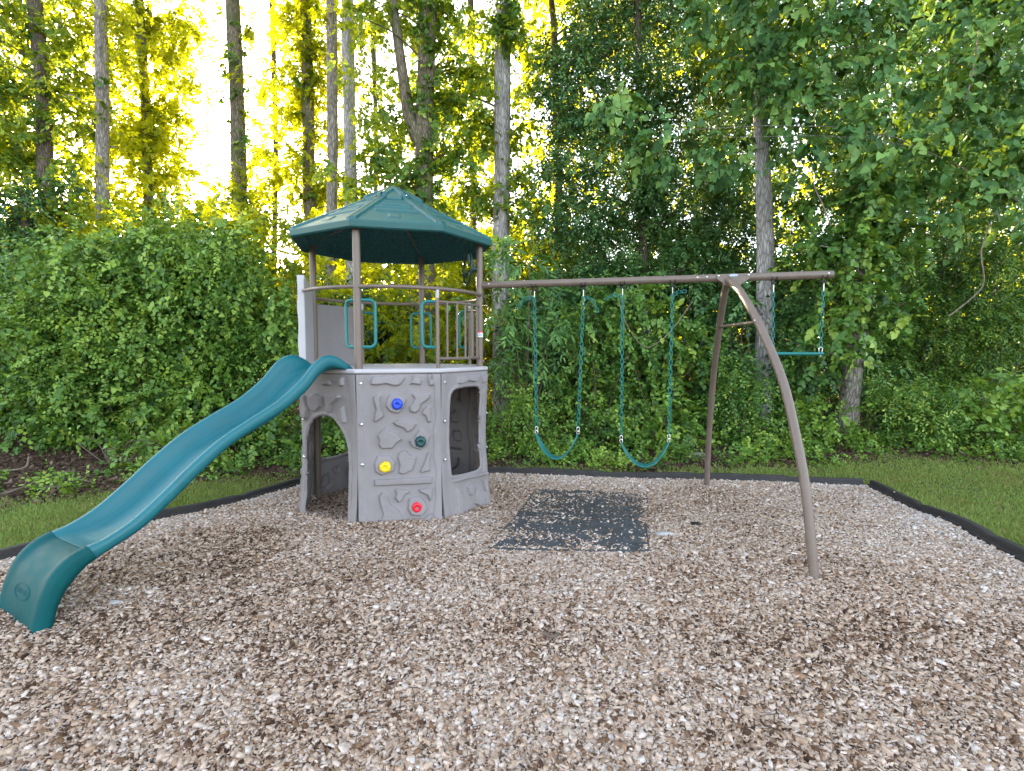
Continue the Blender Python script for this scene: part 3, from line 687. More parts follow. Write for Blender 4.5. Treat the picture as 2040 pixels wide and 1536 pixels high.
# ================================================================ ground
BEDP = [(-5.55, .5), (-3.98, 4.03), (-2.78, 6.74), (-2.34, 7.73), (-.25, 7.46), (4.62, 6.82), (3.95, 4.0), (3.12, .5), (2.9, -1.0), (-6.2, -1.0)]
def in_bed(x, y): return sdist(np.asarray(x, float), np.asarray(y, float), BEDP)
def lawn_edge(x):   # where grass gives way to the forest floor
    x = np.asarray(x, float)
    return np.where(x < -2.5, 7.4-.25*(x+2.5)*0-1.25*sstep(-3.6, -5.6, x)*1.0, np.where(x < 3, 7.72, 7.72+.6*sstep(3, 5.5, x)))+.18*np.sin(2.3*x)+.1*np.sin(5.1*x+1)
def sheet(name, x0, x1, y0, y1, st, keep, dz, mt, kind='structure'):
    X, Y = np.meshgrid(np.arange(x0, x1+st/2, st), np.arange(y0, y1+st/2, st), indexing='ij')
    Z = zg(X, Y)+dz
    idx = np.arange(X.size).reshape(X.shape); F = np.stack([idx[:-1, :-1], idx[1:, :-1], idx[1:, 1:], idx[:-1, 1:]], -1)
    cx = (X[1:, 1:]+X[:-1, :-1])/2; cy = (Y[1:, 1:]+Y[:-1, :-1])/2
    if keep is not None: F = F[keep(cx, cy)]
    F = F.reshape(-1, 4); V = np.stack([X.ravel(), Y.ravel(), Z.ravel()], -1); used = np.unique(F); mp = np.full(len(V), -1); mp[used] = np.arange(len(used))
    return tag(link(name, npmesh(name, V[used], mp[F], smooth=True), mt), kind=kind)
xs = np.r_[-300, -120, -60, -30, np.arange(-20, 20.01, .4), 30, 60, 120, 300]; ys = np.r_[-300, -120, -60, -30, np.arange(-8, 24.01, .4), 32, 60, 120, 300]
X, Y = np.meshgrid(xs, ys, indexing='ij'); Z = zg(X, Y); Z = np.where((np.abs(X) > 20) | (Y < -8) | (Y > 24), -.13+0*Z, Z)
Z = Z-.004
idx = np.arange(X.size).reshape(X.shape)
tag(link('ground', npmesh('ground', np.stack([X.ravel(), Y.ravel(), Z.ravel()], -1), np.stack([idx[:-1, :-1], idx[1:, :-1], idx[1:, 1:], idx[:-1, 1:]], -1).reshape(-1, 4), smooth=True), M['floor']), kind='structure')
sheet('lawn', -14, 16, -8, 9, .1, lambda x, y: (in_bed(x, y) < .06) & (y < lawn_edge(x)), .006, M['lawn'])
sheet('wood_chip_bed', -6.4, 4.8, -1, 7.8, .08, lambda x, y: in_bed(x, y) > -.08, .012, M['bed'])

def boxes(P, L, Wd, T, yaw, tiltx, tilty, jit):
    """many small skewed slabs; 5 faces each"""
    n = len(P); base = np.array([[-1, -1, 0], [1, -1, 0], [1, 1, 0], [-1, 1, 0], [-1, -1, 1], [1, -1, 1], [1, 1, 1], [-1, 1, 1]], float)
    V = np.repeat(base[None], n, 0); j = RNG.uniform(-jit, jit, (n, 4, 2)); V[:, :4, :2] += j; V[:, 4:, :2] += j; V[:, 4:, :2] *= .9
    V[..., 0] *= L[:, None]/2; V[..., 1] *= Wd[:, None]/2; V[..., 2] *= T[:, None]
    V[..., 2] += V[..., 0]*np.tan(np.clip(tiltx, -.75, .75))[:, None]+V[..., 1]*np.tan(np.clip(tilty, -.85, .85))[:, None]
    c, s = np.cos(yaw)[:, None], np.sin(yaw)[:, None]
    x = V[..., 0]*c-V[..., 1]*s; y = V[..., 0]*s+V[..., 1]*c
    V = np.stack([x+P[:, 0:1], y+P[:, 1:2], V[..., 2]+P[:, 2:3]], -1).reshape(-1, 3)
    f = np.array([[4, 5, 6, 7], [0, 1, 5, 4], [1, 2, 6, 5], [2, 3, 7, 6], [3, 0, 4, 7]])
    F = (f[None]+8*np.arange(n)[:, None, None]).reshape(-1, 4)
    return V, F
MATS = {'front': [(-.21, 4.33), (.45, 4.29), (1.14, 4.28), (1.25, 4.8), (1.355, 5.215), (.6, 5.26), (-.02, 5.12), (-.10, 4.8)],
        'back': [(.0, 5.17), (.6, 5.29), (1.37, 5.245), (1.52, 5.8), (1.66, 6.42), (1.0, 6.56), (.30, 6.68), (.14, 5.9)]}
def chips(n, near):
    # sample along sight distance so that nearby ground gets the finest cover
    d = np.exp(RNG.uniform(np.log(1.0), np.log(8.6), n)) if near else RNG.uniform(3.2, 8.4, n)
    a = RNG.uniform(rad(-62), rad(60), n); x = d*np.tan(a); y = d
    ok = (in_bed(x, y) > .02) & (y > .8); x, y = x[ok], y[ok]
    return x, y
xa, ya = chips(640000, True); xb, yb = chips(560000, False)
x = np.r_[xa, xb]; y = np.r_[ya, yb]
# keep chips thin where the rubber mats lie bare
onm = np.maximum(sdist(x, y, MATS['front']), sdist(x, y, MATS['back']))
UNI = MATS['front'][:5]+MATS['back'][2:]+MATS['front'][6:]
onu = sdist(x, y, UNI)
bare = sstep(0, .09, onu+.085*wob(x, y, 5)+.05*wob(x+1, y, 13)); dens = .10+.50*sstep(.12, .5, wob(x*1.0, y*2.2, 3.1))*1.0+.45*sstep(.0, 1, (y-5.35)/1.0)*sstep(-.2, .3, wob(x, y, 4)) + .5*(1-sstep(4.3, 4.75, y+.25*wob(x, y, 4.1)))*sstep(-.3, .5, wob(x, y, 8.3))
keep = RNG.random(len(x)) < np.where(bare > .5, np.clip(dens, 0, 1)*.5, 1)
ins = np.hypot(x-C[0], y-C[1]) 
x, y, onm = x[keep], y[keep], onm[keep]; n = len(x)
big = RNG.random(n) < .02
Ln = np.clip(RNG.lognormal(-4.08, .36, n), .009, .034)*np.where(big, 1.7, 1); Wd = Ln*RNG.uniform(.28, .75, n); stick = RNG.random(n) < .07
Wd = np.where(stick, Ln*.16, Wd); Ln = np.where(stick, Ln*1.5, Ln)
T = np.clip(Wd*RNG.uniform(.22, .6, n), .003, .014)
edge0 = in_bed(x, y)
z = zg(x, y)+.012+.035*np.exp(-np.maximum(edge0, 0)/.25)*(y > 3)+RNG.uniform(-.010, .012, n)+np.where(onm > .02, .012, 0)
z += .05*np.exp(-((np.maximum(0, np.hypot(x-C[0], y-C[1])-1.06))/.12)**2)*(np.hypot(x-C[0], y-C[1]) > 1.0)*.5
patch = wob(x, y, 1.3)*.10+wob(x+3, y-2, 4.1)*.07
edge = in_bed(x, y)
tint = RNG.beta(1.75, 1.65, n)*.84+.07+patch+.17*np.exp(-np.maximum(edge-.02, 0)/.35)*(y > 3.4)+np.where(big, .08, 0)+.06*sstep(1, 4, x)
tint -= .10*(np.hypot(x+2.6, y-4.3) < .7)
tint = np.clip(tint, 0, 1)
V, F = boxes(np.stack([x, y, z], -1), Ln, Wd, T, RNG.uniform(0, 2*pi, n), rad(1)*RNG.normal(0, 18, n), rad(1)*RNG.normal(0, 20, n), .35)
tag(link('wood_chips', npmesh('wood_chips', V, F, np.repeat(tint, 5)), M['chips']), 'loose tan, brown and pale grey wood chips covering the play area', 'wood chips', kind='stuff')

# rubber mats
def flatmat(poly, label):
    pp_ = np.array(poly+[poly[0]], float); tt_ = np.linspace(0, len(poly), 80)[:-1]; P = np.stack([np.interp(tt_, np.arange(len(poly)+1), pp_[:, k]) for k in (0, 1)], 1); P = P+.010*np.stack([np.sin(np.arange(79)*1.7), np.cos(np.arange(79)*2.3)], -1)*.4
    c = P.mean(0); V = []; F = []; m = len(P); rings = [1, .995, .8, .6, .4, .2]
    for j, r in enumerate(rings):
        for p in P:
            q = c+(p-c)*r; hz = .004 if j == 0 else .022
            V.append((q[0], q[1], float(zg(q[0], q[1]))+.012+hz))
    V.append((c[0], c[1], float(zg(*c))+.034))
    for j in range(len(rings)-1):
        for i in range(m): F.append((j*m+i, j*m+(i+1) % m, (j+1)*m+(i+1) % m, (j+1)*m+i))
    j = len(rings)-1
    for i in range(m): F.append((j*m+i, j*m+(i+1) % m, len(V)-1))
    tag(MB().add(V, F).build('rubber_mat', M['mat'], None, 50), label, 'mat', 'black rubber mats under the swings')
flatmat(MATS['front'], 'bare black rubber mat nearer the camera, pale chips along its front edge')
flatmat(MATS['back'], 'black rubber mat behind the other mat, mostly buried under chips')
flatmat([(-2.35, 1.70), (-2.05, 1.95), (-1.92, 2.0), (-1.7, 1.80), (-1.9, 1.5)], 'corner of a dark mat poking out of the chips near the slide end')

# landscape edging: three runs with a stepped profile
def edging(pts, label, side):
    P = [np.array(p, float) for p in pts]; Q = []
    for a, c in zip(P[:-1], P[1:]):
        n = max(2, int(np.linalg.norm(c-a)/.12)); Q += [a+(c-a)*i/n for i in range(n)]
    Q.append(P[-1]); Q = np.array(Q); V = []; F = []
    prof = [(0.0, -.10), (0.0, .062), (.008, .070), (.030, .070), (.036, .076), (.038, .112), (.046, .120), (.092, .120), (.100, .112), (.100, -.10)]
    for i, q in enumerate(Q):
        t = Q[min(len(Q)-1, i+1)]-Q[max(0, i-1)]; t /= np.linalg.norm(t); nrm = np.array([t[1], -t[0]])*side
        jo = .003*math.sin(i*.9)+.002*math.sin(i*2.3)+.004*((i//10) % 2); jz = .004*((i//10+1) % 2)-(.018 if i % 10 == 0 and 0 < i < len(Q)-1 else 0)
        for (o, h) in prof:
            p = q+nrm*(o+jo); V.append((p[0], p[1], float(zg(q[0], q[1]))+(h if h < 0 else max(.01, h+jz))-.004+.004*math.sin(i*.35)))
    m = len(prof)
    for i in range(len(Q)-1):
        for k in range(m-1): F.append((i*m+k, i*m+k+1, (i+1)*m+k+1, (i+1)*m+k))
    F += [tuple(range(m)), tuple((len(Q)-1)*m+k for k in range(m))]
    o = MB().add(V, F).build('border_edging', M['edging'], None, 35)
    return tag(o, label, 'edging', 'black edging around the chip bed')
edging([(-2.36, 7.70), (-.25, 7.46), (4.60, 6.82)], 'black edging along the back of the chip bed, behind the swings', -1)
edging([(4.62, 6.82), (3.95, 4.0), (3.12, .5)], 'black edging on the lawn side of the chip bed with a pale stick against it', -1)
edging([(-5.55, .5), (-3.98, 4.03), (-2.78, 6.74), (-2.36, 7.66)], 'black edging running behind the slide beside the leaf litter', -1)

# grass
def grass(n):
    d = np.exp(RNG.uniform(np.log(2.4), np.log(9.0), n)); x = d*np.tan(RNG.uniform(rad(-58), rad(54), n)); y = d
    e = lawn_edge(x); ok = (in_bed(x, y) < -.10) & (RNG.random(n) < sstep(e+.35, e-.35, y)); 
    return x[ok], y[ok]
x, y = grass(620000); n = len(x)
hgt = RNG.uniform(.02, .048, n)*(1+.5*wob(x, y, 2.2))*(1+.7*np.exp(-np.maximum(0, -in_bed(x, y)-.1)/.10)); wd = RNG.uniform(.0022, .0042, n)*(1+.12*y); q = RNG.uniform(0, 2*pi, n); ln = RNG.uniform(.2, .9, n)*hgt; lq = RNG.uniform(0, 2*pi, n)
z = zg(x, y); b0 = np.stack([x-wd*np.cos(q), y-wd*np.sin(q), z], -1); b1 = np.stack([x+wd*np.cos(q), y+wd*np.sin(q), z], -1)
tx, ty = x+ln*np.cos(lq), y+ln*np.sin(lq)
t0 = np.stack([tx-.25*wd*np.cos(q), ty-.25*wd*np.sin(q), z+hgt], -1); t1 = np.stack([tx+.25*wd*np.cos(q), ty+.25*wd*np.sin(q), z+hgt], -1)
V = np.stack([b0, b1, t1, t0], 1).reshape(-1, 3)
yellow_spot = np.exp(-((x-4.6)**2+(y-5.6)**2)/.35)  # pushes the grass tint towards yellow around one spot
tint = np.clip(RNG.beta(2.2, 2.2, n)*.75+.14*wob(x, y, 1.7)+.12+.35*yellow_spot*RNG.random(n), .02, 1); tint = np.where(RNG.random(n) < .12+.25*sstep(.2, .8, wob(x, y, 2.9)), RNG.uniform(0, .1, n), tint)
tag(link('lawn_grass', npmesh('lawn_grass', V, np.arange(4*n).reshape(-1, 4), tint), M['grass']), 'short mown green grass around the chip bed', 'grass', kind='stuff')

# leaf litter on the forest floor
n = 70000; x = RNG.uniform(-11, 11, n); y = RNG.uniform(3.2, 11.5, n); ok = (in_bed(x, y) < -.12) & ((y > lawn_edge(x)-.25) | (RNG.random(n) < .035)); x, y = x[ok], y[ok]; n = len(x)
Ln = RNG.uniform(.02, .07, n); st = RNG.random(n) < .2; Wd = np.where(st, Ln*.12, Ln*RNG.uniform(.4, .8, n)); Ln = np.where(st, Ln*2.2, Ln)
V, F = boxes(np.stack([x, y, zg(x, y)+RNG.uniform(-.003, .015, n)], -1), Ln, Wd, np.full(n, .003), RNG.uniform(0, 6.28, n), rad(1)*RNG.normal(0, 20, n), rad(1)*RNG.normal(0, 20, n), .4)
tag(link('leaf_litter', npmesh('leaf_litter', V, F, np.repeat(RNG.beta(1.5, 2, n), 5)), M['litter']), 'brown leaf litter and bark scraps under the trees', 'leaf litter', kind='stuff')

# ================================================================ vegetation
def unit(a): return a/(np.linalg.norm(a, axis=-1, keepdims=True)+1e-9)
def leaf_arrays(P, D, N, L, Wd, fold=.25, heart=0.):
    """two folded quads per leaf"""
    S = unit(np.cross(D, N)); N = np.cross(S, D); L = L[:, None]; w = Wd[:, None]/2
    b = P; tip = P+D*L-N*L*.10
    R1 = P+D*L*(.22-.16*heart)+S*w*.92+N*w*fold; R2 = P+D*L*(.62-.14*heart)+S*w*(.86-.08*heart)+N*w*fold*.8
    L1 = P+D*L*(.22-.16*heart)-S*w*.92+N*w*fold; L2 = P+D*L*(.62-.14*heart)-S*w*(.86-.08*heart)+N*w*fold*.8
    b = P+D*L*.06*heart
    V = np.stack([b, R1, R2, tip, L2, L1], 1).reshape(-1, 3)
    n = len(P); f = np.array([[0, 1, 2, 3], [0, 3, 4, 5]]); F = (f[None]+6*np.arange(n)[:, None, None]).reshape(-1, 4)
    return V, F
def foliage(Cn, Rd, leaf, cover, nl=9, Ls=.38, droop=.35, zs=.8, mode='spray', heart=0., shell=.5, tilt=.45, face=None):
    """leaves on short twigs around cluster centres; returns vertices, faces, tint"""
    Cn = np.asarray(Cn, float); Rd = np.asarray(Rd, float); l, wd = leaf; area = .62*l*wd
    ns = np.maximum(1, RNG.poisson(np.maximum(cover*pi*Rd**2/area/nl, .3))); ci = np.repeat(np.arange(len(Cn)), ns); n = len(ci)
    o = unit(RNG.normal(size=(n, 3))); rr = RNG.random(n)**(1/3.)*(1-shell)+shell*RNG.random(n)**.2
    base = Cn[ci]+o*(Rd[ci]*rr)[:, None]*np.array([1, 1, zs])
    sd_ = unit(o*.7+RNG.normal(size=(n, 3))*.55+np.array([0, 0, -droop]))
    up = unit(np.array([0, 0, 1.])+RNG.normal(size=(n, 3))*tilt)
    if face is not None: up = unit(up*.55+np.array(face)*.9+RNG.normal(size=(n, 3))*.25)
    sn = unit(up-sd_*np.sum(up*sd_, -1, keepdims=True)); sx = np.cross(sd_, sn)
    ct = RNG.normal(0, .19, len(Cn)); stt = RNG.normal(0, .12, n)
    ls = Ls*RNG.uniform(.6, 1.3, n); Ps, Ds, Ns, Ts = [], [], [], []
    for j in range(nl):
        t = (j+.6)/nl; sg = 1 if j % 2 else -1
        p = base+sd_*(ls*t)[:, None]+np.array([0, 0, -1.])*(.35*droop*ls*t*t)[:, None]
        q = rad(1)*RNG.normal(52, 14, n)*(1 if j < nl-1 else .15)
        d = unit(sd_*np.cos(q)[:, None]+sx*(sg*np.sin(q))[:, None]+np.array([0, 0, -.22-.3*(mode == 'hang')])+RNG.normal(size=(n, 3))*.12)
        Ps.append(p); Ds.append(d); Ns.append(unit(sn+RNG.normal(size=(n, 3))*.35)); Ts.append(.5+ct[ci]+stt+RNG.normal(0, .14, n)+.12*(t > .8))
    P, D, N, T = map(np.concatenate, (Ps, Ds, Ns, Ts)); k = RNG.uniform(.65, 1.25, len(P))
    V, F = leaf_arrays(P, D, N, l*k, wd*k, heart=heart)
    return V, F, np.repeat(np.clip(T, 0, 1), 2)
def blobs(lst, depth, dj=.8, sub=11, rs=.31):
    """surveyed crown masses -> cluster centres in the place"""
    Cn, Rd = [], []
    for q in lst:
        px, py, rp = q[:3]; y = depth+(q[3] if len(q) > 3 else 0); c = W(px, py, y); R = rp*y/FOC
        for _ in range(sub):
            v = RNG.normal(size=3); v /= np.linalg.norm(v); v *= R*.78*RNG.random()**.4; v[1] = v[1]*.8+RNG.normal()*dj*.25
            Cn.append(c+v); Rd.append(R*rs*RNG.uniform(.7, 1.3))
    return np.array(Cn), np.array(Rd)
def leaf_obj(name, arr, mt, parent):
    V, F, T = arr
    return link(name, npmesh(name, V, F, T), mt, parent)
def merge(*arrs):
    Vs, Fs, Ts = [], [], []; b = 0
    for V, F, T in arrs: Vs.append(V); Fs.append(F+b); Ts.append(T); b += len(V)
    return np.concatenate(Vs), np.concatenate(Fs), np.concatenate(Ts)
def trunk_mesh(b, P, R, n=16, rough=.06):
    P = spline(P, max(14, len(P)*9)); R = np.interp(np.linspace(0, 1, len(P)), np.linspace(0, 1, len(R)), R); V = []; F = []
    ph = RNG.uniform(0, 6.28, 6)
    for i, p in enumerate(P):
        t = P[min(len(P)-1, i+1)]-P[max(0, i-1)]; t /= np.linalg.norm(t); x = np.cross(t, (0, 1, 0)); x /= np.linalg.norm(x); yv = np.cross(x, t)
        for k in range(n):
            q = 2*pi*k/n; f = 1+rough*(sin(3*q+ph[0]+.5*p[2])+.6*sin(5*q+ph[1]-.9*p[2])+.5*sin(2*q+1.7*p[2]+ph[2]))
            V.append(p+R[i]*f*(cos(q)*x+sin(q)*yv))
    for i in range(len(P)-1):
        for k in range(n): F.append((i*n+k, i*n+(k+1) % n, (i+1)*n+(k+1) % n, (i+1)*n+k))
    b.add(V, F); return P
def limbs(b, path, Cn, k, r0=.035):
    """thin branches from the trunk to some of the leaf masses"""
    if not len(Cn): return
    for i in RNG.choice(len(Cn), min(k, len(Cn)), replace=False):
        c = Cn[i]; j = int(np.argmin(np.linalg.norm(path[:, :2]-c[:2], axis=1)*.3+np.abs(path[:, 2]-(c[2]-.35*np.linalg.norm(path[-1, :2]-c[:2]))))); a = path[j]
        mid = (a+c)/2+np.array([0, 0, .12*np.linalg.norm(c-a)])+RNG.normal(size=3)*.06
        b.tube(spline([a, mid, c], 9), np.linspace(r0, r0*.22, 9), 6)
TREES = 'tall trees at the edge of the wood'
def tree(depth, tpx, wpx, label, bk, bl=(), lm='leaf_glow', leaf=(.12, .09), cover=1.0, name='tree', ivy=None, fork=None, nl=8, cat='tree', group=TREES, above=True, klimb=14, fol={}, wisps=0, spread=50, **kw):
    """tpx: surveyed trunk axis from foot to top; wpx widths"""
    P = [W(px, py, depth) for px, py in tpx]; foot = P[0].copy(); foot[2] = float(zg(foot[0], depth))-.1
    P = [foot]+P if P[0][2] > foot[2]+.15 else [foot]+P[1:]
    wl = list(wpx) if hasattr(wpx, '__len__') else [wpx*1.12, wpx, wpx*.93]
    R = [w_*depth/FOC/2 for w_ in wl]
    d = P[-1]-P[-2]; d /= np.linalg.norm(d)
    if above: P += [P[-1]+d*2.2+np.array([.1, 0, 0]), P[-1]+d*4.5]; R = list(np.interp(np.linspace(0, 1, len(P)-2), np.linspace(0, 1, len(R)), R))+[R[-1]*.85, R[-1]*.65]
    root = thing(name, (foot[0], foot[1], foot[2]+.1), label, cat, group)
    b = MB(); path = trunk_mesh(b, P, R)
    if fork is not None:
        trunk_mesh(b, [W(px, py, depth) for px, py in fork[0]], [q*depth/FOC/2 for q in fork[1]], 12)
    Cn = np.zeros((0, 3))
    arrs = []
    bl = list(bl)+[(tpx[-1][0]+RNG.normal()*spread, RNG.uniform(-20, 430), RNG.uniform(16, 34), RNG.uniform(.3, 1.2)) for _ in range(wisps)]
    if len(bl):
        Cn, Rd = blobs(bl, depth, **kw); limbs(b, path, Cn, klimb, .03 if depth > 9.5 else .012)
        arrs.append(foliage(Cn, Rd, leaf, cover, nl=nl, **fol))
    if above and len(bl):   # the crown goes on above what the photograph shows
        tp = P[-1]; Ca = tp+RNG.normal(size=(26, 3))*np.array([1.3, 1.3, 1.4]); arrs.append(foliage(Ca, np.full(26, .7), (leaf[0]*1.3, leaf[1]*1.3), cover*.8, nl=nl)); limbs(b, path, Ca, 8)
    b.build('trunk', M[bk], root, 60)
    if arrs: leaf_obj('crown', merge(*arrs), M[lm], root)
    if ivy:
        y0, y1, dn, il = ivy; pp = [p for p in path]; zs_ = np.array([p[2] for p in pp]); za, zb = W(0, y1, depth)[2], W(0, y0, depth)[2]
        Ci = []
        for _ in range(dn):
            z_ = RNG.uniform(za, zb); i = int(np.argmin(abs(zs_-z_))); q = RNG.uniform(pi, 2*pi) if RNG.random() < .75 else RNG.uniform(0, pi); r = R[0]*.95; Ci.append(pp[i]+np.array([r*cos(q), r*sin(q), RNG.normal()*.1]))
        leaf_obj('ivy', foliage(np.array(Ci), np.full(dn, .16), il, 2.0, nl=5, Ls=.16), M['leaf_mid'], root)
    return root

# -- tall trunks, left to right
tree(16, [(93, 352), (88, 200), (68, -10)], 25, 'dark leafy tree, leftmost tall trunk in the photo', 'bark_dark',
     [(35, 50, 65), (120, 110, 60), (15, 170, 65), (135, 245, 55), (50, 270, 60), (140, 40, 45), (-60, 330, 70), (20, 345, 55), (-80, 90, 90), (-90, 220, 90), (150, 330, 45)], 'leaf_thin', cover=1.7, rs=.36, wisps=46, spread=85, ivy=(60, 340, 9, (.11, .09)))
tree(15, [(206, 420), (204, 200), (200, -10)], 22, 'slim straight grey trunk, nearly bare, beside the glowing yellow tree', 'bark_grey',
     [(195, 210, 24), (190, 350, 35), (235, 120, 26), (230, 400, 40), (175, 400, 40), (225, 30, 25)], 'leaf_glow', cover=1.5, wisps=16, spread=45, ivy=(90, 260, 4, (.11, .09)))
tree(18, [(296, 420), (290, 220), (278, -10)], 16, 'thin tree glowing bright yellow green against the sky', 'bark_moss',
     [(265, 40, 60), (325, 75, 60), (368, 55, 42), (300, 150, 52), (350, 150, 40), (262, 240, 48), (318, 255, 48), (375, 235, 26), (280, 330, 52), (338, 335, 40), (392, 185, 20), (384, 350, 26), (300, 400, 52), (245, 385, 45), (305, 200, 40), (285, 290, 40), (350, 410, 40)], 'leaf_glow', cover=1.7, rs=.36, wisps=34, spread=52, ivy=(0, 400, 22, (.13, .10)))
tree(16, [(478, 425), (472, 200), (464, -10)], (30, 27, 25), 'stout ivy fringed trunk standing at the bright sky gap', 'bark_moss',
     [(494, 60, 16), (490, 150, 18), (497, 235, 22), (452, 130, 14), (486, 330, 22), (520, 295, 20), (455, 380, 28), (500, 395, 40)], 'leaf_glow', cover=1.6, ivy=(0, 420, 24, (.10, .08)))
tree(18, [(618, 430), (614, 200), (608, -10)], 22, 'leafy tree with drooping side branches left of two bare grey trunks', 'bark_moss',
     [(592, 60, 52), (560, 125, 36), (640, 90, 40), (620, 180, 48), (560, 235, 40), (640, 260, 34), (592, 300, 50), (550, 350, 44), (610, 375, 52), (520, 405, 44), (650, 350, 36), (590, 20, 45)], 'leaf_glow', cover=1.7, rs=.36, wisps=34, spread=50, ivy=(0, 420, 14, (.12, .09)))
tree(15.5, [(657, 620), (663, 300), (661, -10)], 21, 'bare grey brown trunk, thinner left one of a close pair above the roof', 'bark_grey', [(645, 30, 26), (680, 60, 20)], 'leaf_glow', cover=.9)
tree(14.5, [(704, 620), (697, 300), (692, -10)], (27, 24, 23), 'bare bluish grey trunk, right one of a close pair above the roof', 'bark_pale', [(715, 40, 22), (730, 340, 30)], 'leaf_glow', cover=.9)
tree(13, [(848, 560), (846, 300), (853, -10)], (40, 36, 33), 'thick mossy forked trunk draped in leaves, right above the green roof', 'bark_moss',
     [(742, 55, 38), (765, 150, 42), (742, 230, 38), (782, 290, 45), (745, 330, 45), (885, 90, 36), (922, 120, 40), (900, 220, 50), (890, 300, 48), (800, 345, 48), (930, 330, 45), (865, 390, 52), (942, 250, 34), (930, 30, 42), (770, 20, 30), (730, 390, 30), (880, 20, 35)], 'leaf_thin', cover=1.7, rs=.36,
     wisps=34, spread=75, ivy=(0, 420, 44, (.11, .085)), fork=([(846, 300), (818, 240), (800, 130), (780, -20)], [26, 24, 20, 17]))
tree(13, [(998, 560), (1001, 300), (1003, -10)], (36, 32, 30), 'pale barked trunk with a leafy collar, left of the dark evergreen', 'bark_pale',
     [(1000, 45, 42, -.4), (1050, 65, 32), (1042, 180, 32), (1045, 265, 34), (962, 165, 34), (958, 285, 36), (1040, 340, 34), (985, 400, 40), (1045, 420, 46), (960, 220, 30), (945, 400, 36)], 'leaf_thin', cover=1.7, rs=.36, wisps=16, spread=45, ivy=(0, 95, 40, (.11, .09)))
tree(10.4, [(1520, 800), (1524, 500), (1513, 200), (1505, -10)], (42, 35, 27, 22), 'tall pale grey trunk standing behind the trapeze end of the beam', 'bark_pale',
     [(1470, 40, 60), (1560, 60, 60), (1480, 130, 50), (1440, 90, 45), (1580, 150, 60)], 'leaf_thin', cover=1.6, ivy=(0, 330, 22, (.10, .08)))
tree(9.75, [(1690, 850), (1700, 740), (1722, 600), (1718, 430), (1712, 330)], (58, 40, 30, 26, 22), 'flared grey trunk half hidden by vines, right of the trapeze', 'bark_grey',
     [(1715, 560, 34, -.6), (1700, 480, 40, -.7), (1720, 400, 45, -.5), (1745, 620, 26, -.5), (1690, 615, 22, -.6), (1650, 560, 45, -.4), (1690, 470, 60, -.5), (1740, 400, 60), (1620, 500, 50, -.5), (1640, 640, 40, -.5), (1690, 680, 34, -.5), (1600, 700, 38, -.3), (1780, 500, 55), (1770, 620, 45, -.3), (1620, 400, 55)], 'leaf_mid', leaf=(.11, .085), cover=2.6, above=False, ivy=(330, 720, 50, (.12, .10)))
# slim trunks deeper in the wood
for px, dp, wd, top_, lb in ((940, 21, 13, -10, 'slender far trunk between the mossy forked tree and the pale trunk'), (1110, 17, 15, 200, 'reddish brown far trunk glimpsed left of the dark evergreen'), (745, 24, 9, -10, 'very thin far trunk just right of the bluish grey trunk'),
                             (545, 23, 10, -10, 'thin far trunk in the sky gap right of the ivy fringed trunk'), (1385, 19, 14, 100, 'dark far trunk behind the swings and the evergreen'), (1905, 17, 16, 200, 'thin dark trunk in the yellow lit wood at the edge of the photo')):
    tree(dp, [(px, 640), (px+4, 300), (px-3, top_)], wd, lb, 'bark_dark', [(px+RNG.uniform(-30, 30), yy, 34) for yy in (60, 180, 300, 400)], 'leaf_glow', cover=.8, klimb=6)

# -- dark evergreen in the middle
EV = [(1180, 55, 80), (1275, 55, 85), (1370, 35, 62), (1150, 150, 78), (1250, 165, 95), (1345, 150, 72), (1125, 250, 55), (1200, 275, 92), (1300, 270, 92), (1380, 265, 55), (1245, 335, 80), (1400, 340, 60), (1150, 340, 55), (1320, 350, 80), (1190, 400, 80),
      (1290, 430, 85), (1390, 430, 75), (1160, 480, 55), (1230, 500, 80), (1330, 510, 85), (1430, 500, 70), (1140, 420, 45), (1180, 560, 70), (1290, 580, 85), (1400, 580, 80), (1200, -40, 90), (1320, -60, 90), (1090, 330, 40), (1085, 440, 40), (1100, 110, 45), (1440, 400, 50), (1430, 180, 40), (1100, 190, 40), (1440, 560, 60), (1110, 560, 50)]
tree(11.8, [(1290, 800), (1282, 500), (1270, -10)], (24, 20, 14), 'dense dark green evergreen tree rising behind the swings', 'bark_dark', EV, 'leaf_dark', leaf=(.085, .045), cover=2.3, name='evergreen_tree', group=None, sub=13, rs=.30, klimb=30)
tree(13.5, [(60, 600), (55, 480), (50, 380)], 18, 'dark rounded tree behind the big bush at the left edge of the photo', 'bark_dark',
     [(20, 420, 70), (100, 400, 50), (40, 500, 85), (110, 480, 55), (-60, 460, 80), (30, 580, 80), (-70, 580, 80), (140, 390, 34)], 'leaf_dark', leaf=(.09, .055), cover=3.0, name='tree', group=None, above=False)

